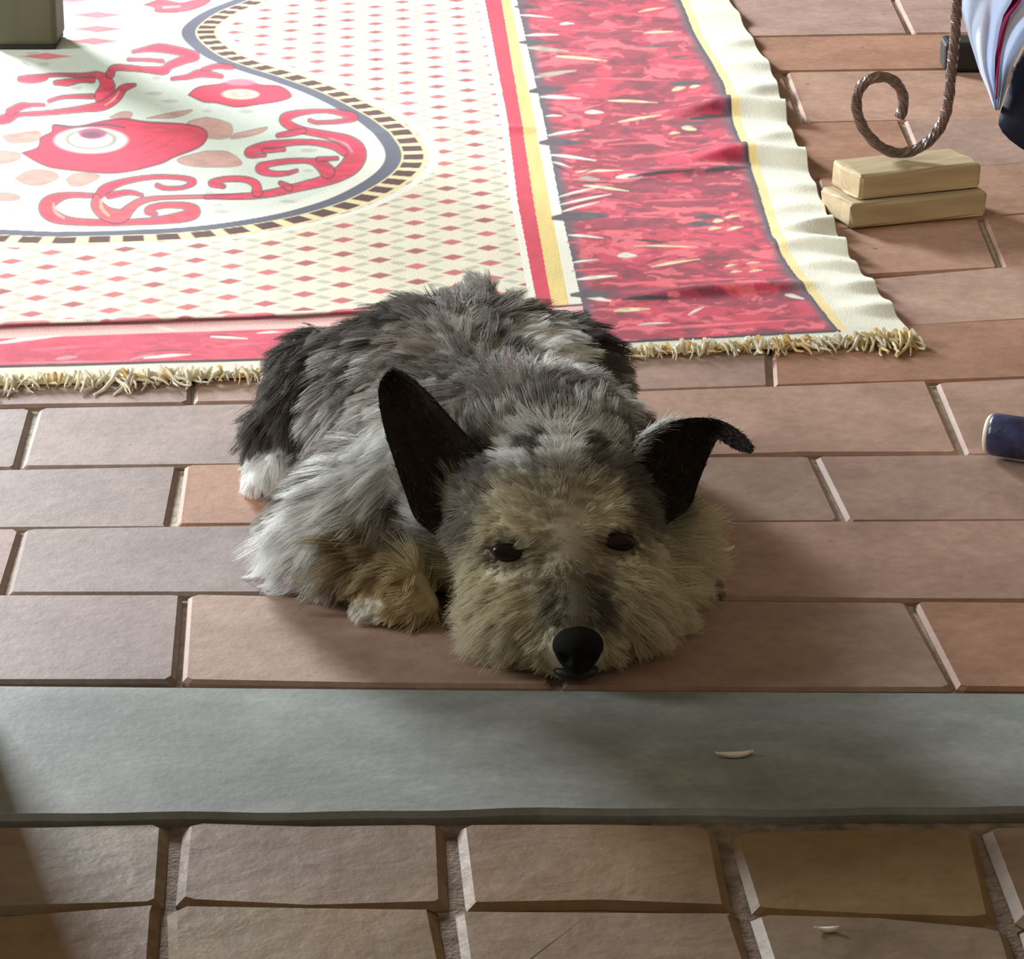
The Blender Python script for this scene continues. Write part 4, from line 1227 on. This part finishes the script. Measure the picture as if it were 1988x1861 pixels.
def dog():
    origin = np.array([-0.02, -0.13, 0.0])
    root = empty('dog', tuple(origin))
    set_props(root, 'small scruffy grey and tan terrier lying with its chin on the floor', 'dog')
    pos, quads = surface_nets(sdf, (-0.20, HY - 0.04, -0.006), (0.16, 0.13, 0.16), 0.0036)
    e = 0.0015
    nrm = np.stack([sdf(pos + np.eye(3)[k] * e) - sdf(pos - np.eye(3)[k] * e) for k in range(3)], -1)
    nrm /= np.linalg.norm(nrm, axis=1)[:, None] + 1e-9
    mbody = attr_mat('coat_base', 0.8, 0.1)
    body = big_mesh('body', pos - origin, quads, mbody, coat(pos) * 0.8, root)

    # ---- features
    m_nose = simple_mat('nose_leather', lin(14, 15, 15), 0.6, 0.2, 300, 0.5, 0.15)
    m_eye = simple_mat('dark_eye', lin(24, 12, 10), 0.25, 0.1, 50, 0.0, 0.3)
    m_lip = simple_mat('black_lip', lin(22, 20, 18), 0.5, 0.2, 100, 0.2, 0.4)
    def blob(name, f, nu, nv, mat, loc):
        vs = []; fs = []
        for i in range(nv + 1):
            th = math.pi * i / nv
            for j in range(nu):
                ph = 2 * math.pi * j / nu
                vs.append(f(math.sin(th) * math.cos(ph), math.sin(th) * math.sin(ph), math.cos(th)))
        for i in range(nv):
            for j in range(nu):
                fs.append((i * nu + j, (i + 1) * nu + j, (i + 1) * nu + (j + 1) % nu, i * nu + (j + 1) % nu))
        return mesh_obj(name, vs, fs, mat, root, smooth=True, loc=tuple(np.array(loc) - origin))
    def nose(x, y, z):
        wx = 0.0172 * (0.80 + 0.22 * z) * (1 + 0.12 * max(0, z))
        X = x * wx; Y = y * 0.0105; Z = z * 0.0148 - 0.0015 * abs(x) * (z > 0)
        if y < 0:
            for s in (-1, 1):
                g = math.exp(-(((x - s * 0.52) / 0.22) ** 2 + ((z + 0.12) / 0.26) ** 2)); Y += 0.0042 * g
            Y += 0.0016 * math.exp(-(x / 0.08) ** 2) * (z < 0.3)
        return (X, Y, Z)
    npos = H(0.0, -0.004, 0.0245)
    blob('nose', nose, 40, 26, m_nose, npos)
    def lip(x, y, z): return (x * 0.0130, y * 0.008, z * 0.0048 + 0.0012 * abs(x))
    blob('mouth', lip, 24, 12, m_lip, H(0, 0.0045, 0.0075))
    eyes = []
    for (uu, vv, tilt) in ((993, 1075, -0.22), (1196, 1054, 0.05)):
        # first surface point along the ray
        dx, dy, dz = ray(uu, vv); d = np.array([dx, dy, dz], float)
        t = 1.5; o_ = np.array([0, CAM_Y, CAM_Z])
        for _ in range(200):
            s = float(sdf((o_ + d * t)[None])[0])
            if s < 2e-4: break
            t += s * 0.8 / np.linalg.norm(d)
        q = o_ + d * t
        eyes.append(q)
        ey = blob('eye', lambda x, y, z: (x * 0.0118, y * 0.0050, z * 0.0062), 22, 14, m_eye, q + d * 0.0016)
        ey.rotation_euler = (0, -tilt, 0)
    eyes = np.array(eyes)

    # ---- ears
    def ear(rows, ys, cup, name, label):
        rows = np.array(rows, float)                  # (n, Lu, Lv, Ru, Rv)
        L = catmull(np.c_[rows[:, 0:2], np.zeros(len(rows))], 5)[:, :2]; Rr = catmull(np.c_[rows[:, 2:4], np.zeros(len(rows))], 5)[:, :2]
        yy = np.interp(np.linspace(0, 1, len(L)), np.linspace(0, 1, len(ys)), ys)
        n = 15; F = []; B = []
        for k in range(len(L)):
            s = np.linspace(-1, 1, n)
            u = L[k, 0] + (Rr[k, 0] - L[k, 0]) * (s + 1) / 2; v = L[k, 1] + (Rr[k, 1] - L[k, 1]) * (s + 1) / 2
            depth = yy[k] + cup * (1 - s ** 2) * (1 - 0.5 * k / len(L))
            F.append(on_y(u, v, depth)); B.append(on_y(u, v, depth + 0.0012 + 0.003 * (1 - s ** 2)))
        m = len(L); V = np.vstack(F + B); fs = []; of = m * n
        for i in range(m - 1):
            for j in range(n - 1):
                a = i * n + j
                fs.append((a, a + 1, a + n + 1, a + n)); fs.append((of + a, of + a + n, of + a + n + 1, of + a + 1))
            fs.append((i * n, (i + 1) * n, of + (i + 1) * n, of + i * n)); a = i * n + n - 1
            fs.append((a, of + a, of + a + n, a + n))
        a = (m - 1) * n
        for j in range(n - 1):
            fs.append((a + j, a + j + 1, of + a + j + 1, of + a + j)); fs.append((j, of + j, of + j + 1, j + 1))
        o = mesh_obj(name, V - origin, fs, m_ear, root, smooth=True)
        bm = bmesh.new(); bm.from_mesh(o.data); bmesh.ops.recalc_face_normals(bm, faces=bm.faces[:]); bm.to_mesh(o.data); bm.free()
        o['label'] = label
        return np.array(F), np.array(B)
    m_ear = simple_mat('ear_leather', lin(44, 38, 36), 0.75, 0.3, 60, 0.3, 0.15)
    by = HY + 0.098
    EL = ear([(845, 1040, 955, 915), (806, 1006, 938, 874), (786, 955, 908, 845), (765, 895, 872, 806), (745, 830, 838, 768), (735, 775, 808, 740), (738, 742, 786, 725), (752, 722, 770, 717)],
             [by + 0.006, by + 0.010, by + 0.014, by + 0.018, by + 0.022, by + 0.025], 0.012, 'ear', 'tall upright black ear')
    ER = ear([(1215, 905, 1295, 1018), (1232, 868, 1338, 985), (1262, 838, 1357, 935), (1310, 817, 1378, 882), (1360, 810, 1393, 853), (1405, 818, 1408, 861), (1440, 840, 1432, 874), (1463, 867, 1452, 879)],
             [by + 0.010, by + 0.014, by + 0.012, by + 0.006, by - 0.004, by - 0.014], 0.010, 'ear', 'black ear folded over at the tip')

    # ---- coat: strands rooted on the body
    tri = np.vstack([quads[:, [0, 1, 2]], quads[:, [0, 2, 3]]])
    A = np.linalg.norm(np.cross(pos[tri[:, 1]] - pos[tri[:, 0]], pos[tri[:, 2]] - pos[tri[:, 0]]), axis=1)
    cen = pos[tri].mean(1)
    # more strands where the photograph shows them finest (head, near side)
    hd = (cen[:, 1] < HY + 0.15)
    wgt = A * np.where(hd, 2.8, 1.0) * (cen[:, 2] > 0.006)
    NS = 175000
    g = np.random.default_rng(11)
    ti = g.choice(len(tri), NS, p=wgt / wgt.sum())
    b1, b2 = g.random(NS), g.random(NS)
    fl = b1 + b2 > 1; b1[fl] = 1 - b1[fl]; b2[fl] = 1 - b2[fl]
    w3 = np.stack([1 - b1 - b2, b1, b2], 1)
    root_p = (pos[tri[ti]] * w3[..., None]).sum(1); nn = (nrm[tri[ti]] * w3[..., None]).sum(1)
    nn /= np.linalg.norm(nn, axis=1)[:, None]
    de = np.min(np.linalg.norm(root_p[:, None] - eyes[None], axis=2), axis=1)
    dn = np.linalg.norm((root_p - npos) / np.array([1.0, 1.0, 1.0]), axis=1)
    keep = (de > 0.0066) & (dn > 0.0165)
    root_p, nn, de, dn = root_p[keep], nn[keep], de[keep], dn[keep]
    n = len(root_p)
    u, v = proj(root_p)
    r = g.random(n)
    # growth direction
    G = np.zeros((n, 3))
    spine_x = np.interp(root_p[:, 1], [-0.3, -0.2, -0.05, 0.08], [0.02, 0.015, -0.03, -0.04])
    dxs = (root_p[:, 0] - spine_x) / 0.08
    sgn = np.clip(dxs, -1, 1)
    G[:, 0] = sgn * 0.9; G[:, 1] = 0.55; G[:, 2] = -0.35 - 0.35 * np.abs(sgn)
    left = sstep(0.15, 0.7, -dxs)
    G = G * (1 - left[:, None]) + left[:, None] * np.array([-0.55, -0.15, -0.85])
    length = np.full(n, 0.017); lift = np.full(n, 0.42)
    # shoulder feathering
    fe = np.maximum(soft_ell(u, v, 650, 1010, 170, 90, -45), soft_ell(u, v, 600, 1070, 70, 90)) * (root_p[:, 1] < -0.08)
    length = length * (1 - fe) + 0.026 * fe
    G = G * (1 - fe[:, None]) + fe[:, None] * np.array([-0.75, 0.0, -0.65])
    # hind leg
    hl = ((root_p[:, 0] < -0.118) & (root_p[:, 1] > -0.06)).astype(float)
    G = G * (1 - hl[:, None]) + hl[:, None] * np.array([-0.2, -0.1, -0.95])
    # legs low down
    lowm = sstep(0.03, 0.015, root_p[:, 2]) * (1 - fe)
    length = length * (1 - lowm) + 0.009 * lowm
    paw = (soft_ell(u, v, 790, 1180, 130, 60, 0) > .5)
    G[paw] = np.array([-0.6, -0.45, -0.3]); length[paw] = 0.007
    # tail tuft
    tt = (root_p[:, 2] > 0.108) & (root_p[:, 1] > 0.045)
    G[tt] = np.array([-0.3, 0.2, 0.4]); length[tt] = 0.010
    # head
    hx = np.stack([root_p[:, 0] - HX, root_p[:, 1] - HY], 1)
    c_, s_ = math.cos(-HYAW), math.sin(-HYAW)
    lx = hx[:, 0] * c_ - hx[:, 1] * s_; ly = hx[:, 0] * s_ + hx[:, 1] * c_; lz = root_p[:, 2] - lx * math.sin(HROLL)
    ishead = (ly < 0.150) & (np.abs(lx) < 0.085)
    sx = np.clip((lx + g.normal(0, 0.006, n)) / 0.010, -1, 1)
    Gh = np.zeros((n, 3))
    top = sstep(0.070, 0.088, lz)                        # crown
    muz = sstep(0.060, 0.030, ly)
    Gh[:, 0] = sx * (0.95 - 0.3 * muz); Gh[:, 1] = 0.35 - 0.25 * muz; Gh[:, 2] = -0.62
    Gc = np.stack([sx * 0.8, 0.35 + 0 * sx, 0.55 + 0 * sx], 1)
    brow = np.exp(-((lz - 0.074) / 0.010) ** 2) * np.exp(-((np.abs(lx) - 0.032) / 0.02) ** 2)
    Gb = np.stack([np.sign(lx) * 0.95, -0.15 + 0 * lx, -0.12 + 0 * lx], 1)
    Gh = Gh * (1 - top[:, None]) + Gc * top[:, None]
    Gh = Gh * (1 - brow[:, None]) + Gb * brow[:, None]
    Gn = np.stack([sx * 0.25, 0.25 + 0 * sx, 0.9 + 0 * sx], 1)
    back = sstep(0.105, 0.135, ly)
    Gh = Gh * (1 - back[:, None]) + Gn * back[:, None]
    lh = 0.012 + 0.008 * sstep(0.020, 0.045, np.abs(lx)) * sstep(0.055, 0.030, lz) * sstep(0.0, 0.03, ly)       # beard
    lh = lh * (1 - 0.2 * top) + 0.006 * back
    lh *= 0.42 + 0.58 * sstep(0.009, 0.022, de)
    bridge = np.exp(-(lx / 0.013) ** 2) * sstep(0.075, 0.055, ly)
    lh *= 1 - 0.4 * bridge
    lh *= 0.45 + 0.55 * sstep(0.015, 0.030, dn)
    G[ishead] = Gh[ishead]; length[ishead] = lh[ishead]; lift[ishead] = 0.30
    lift[ishead & (back > .5)] = 0.6
    # tangent flow plus lift
    G = G - nn * np.sum(G * nn, 1)[:, None] * 0.85
    G /= np.linalg.norm(G, axis=1)[:, None] + 1e-6
    jit = g.normal(0, 0.16, (n, 3))
    # locks: neighbouring hairs share a direction and meet at the tips
    NG = 8000
    gi = g.choice(n, NG, replace=False)
    kd = KDTree(NG)
    for k, i_ in enumerate(gi): kd.insert(root_p[i_], k)
    kd.balance()
    near = np.fromiter((kd.find(p_)[1] for p_ in root_p), np.int64, n)
    lockd = g.normal(0, 0.26, (NG, 3)); lockl = g.uniform(0.75, 1.3, NG); lockc = g.uniform(-0.22, 0.22, NG)
    D = G + nn * lift[:, None] + jit + lockd[near]
    D /= np.linalg.norm(D, axis=1)[:, None]
    length = length * lockl[near] * g.uniform(0.75, 1.15, n)
    K = 5
    t = np.linspace(0, 1, K)
    bend = G * 0.5 + np.array([0, 0, -0.25])
    P = root_p[:, None] - nn[:, None] * 0.001 + D[:, None] * (length[:, None, None] * t[None, :, None]) + bend[:, None] * (length[:, None, None] * 0.45 * (t ** 2)[None, :, None])
    gp = P[gi][near]                                       # guide of every hair
    gp = gp + 0.0 * P
    cl = np.where(ishead, 0.32, 0.62)[:, None, None] * (t ** 1.3)[None, :, None] * sstep(0.012, 0.004, np.linalg.norm(root_p - root_p[gi][near], axis=1))[:, None, None]
    P = P * (1 - cl) + gp * cl
    P[..., 2] = np.maximum(P[..., 2], 0.0012 + 0.0010 * g.random((n, 1)))
    col = coat(root_p, np.clip(0.5 * r + 0.25 + lockc[near], 0, 1))
    rad = g.uniform(0.00018, 0.00034, n)
    mh = hair_mat('coat_hair')
    co = curves_obj('coat', P, rad, col, mh, root, origin)
    set_props(co, kind='stuff')

    # ---- ear hair: short along rim and back, pale wisps behind the folded ear
    EP, ED, EC, ELn = [], [], [], []
    for (F, B, side) in ((EL, None, -1), (ER, None, 1)):
        pass
    def strand(p0, d, L, c):
        EP.append(p0); ED.append(d); ELn.append(L); EC.append(c)
    for (Fr, Bk), sd_ in ((EL, -1), (ER, 1)):
        m, nn_ = Fr.shape[:2]
        for _ in range(2600):
            i_ = g.integers(0, m - 1); j_ = g.integers(0, nn_ - 1); a_, b_ = g.random(2)
            S = Fr if g.random() < 0.5 else Bk
            p0 = S[i_, j_] * (1 - a_) * (1 - b_) + S[i_ + 1, j_] * a_ * (1 - b_) + S[i_, j_ + 1] * (1 - a_) * b_ + S[i_ + 1, j_ + 1] * a_ * b_
            d = S[i_ + 1, j_] - S[i_, j_]; d = d / (np.linalg.norm(d) + 1e-9)
            d = d + g.normal(0, 0.3, 3) + np.array([0, -0.25 if S is Fr else 0.3, 0])
            base = 1 - i_ / m
            c = C_DARK * g.uniform(0.5, 1.0) if g.random() > 0.35 * base else lin(120, 112, 100) * g.uniform(.6, 1.1)
            strand(p0, d, g.uniform(0.0016, 0.0034) * (1 + 1.0 * base), c)
    for _ in range(420):          # pale rim hairs of the folded ear
        q = g.random(); p0 = ER[1][int(2 + q * 12), 0] + g.normal(0, .0012, 3)
        strand(p0, np.array([0.75, 0.2, 0.35]) + g.normal(0, .2, 3), g.uniform(0.006, 0.013), C_LIGHT * g.uniform(.8, 1.1))
    EP, ED, EC, ELn = map(np.array, (EP, ED, EC, ELn))
    ED = ED / np.linalg.norm(ED, axis=1)[:, None]
    Pe = EP[:, None] + ED[:, None] * ELn[:, None, None] * t[None, :, None]
    eo = curves_obj('ear_hair', Pe, g.uniform(0.00018, 0.00032, len(EP)), EC, mh, root, origin)
    set_props(eo, kind='stuff')
dog()
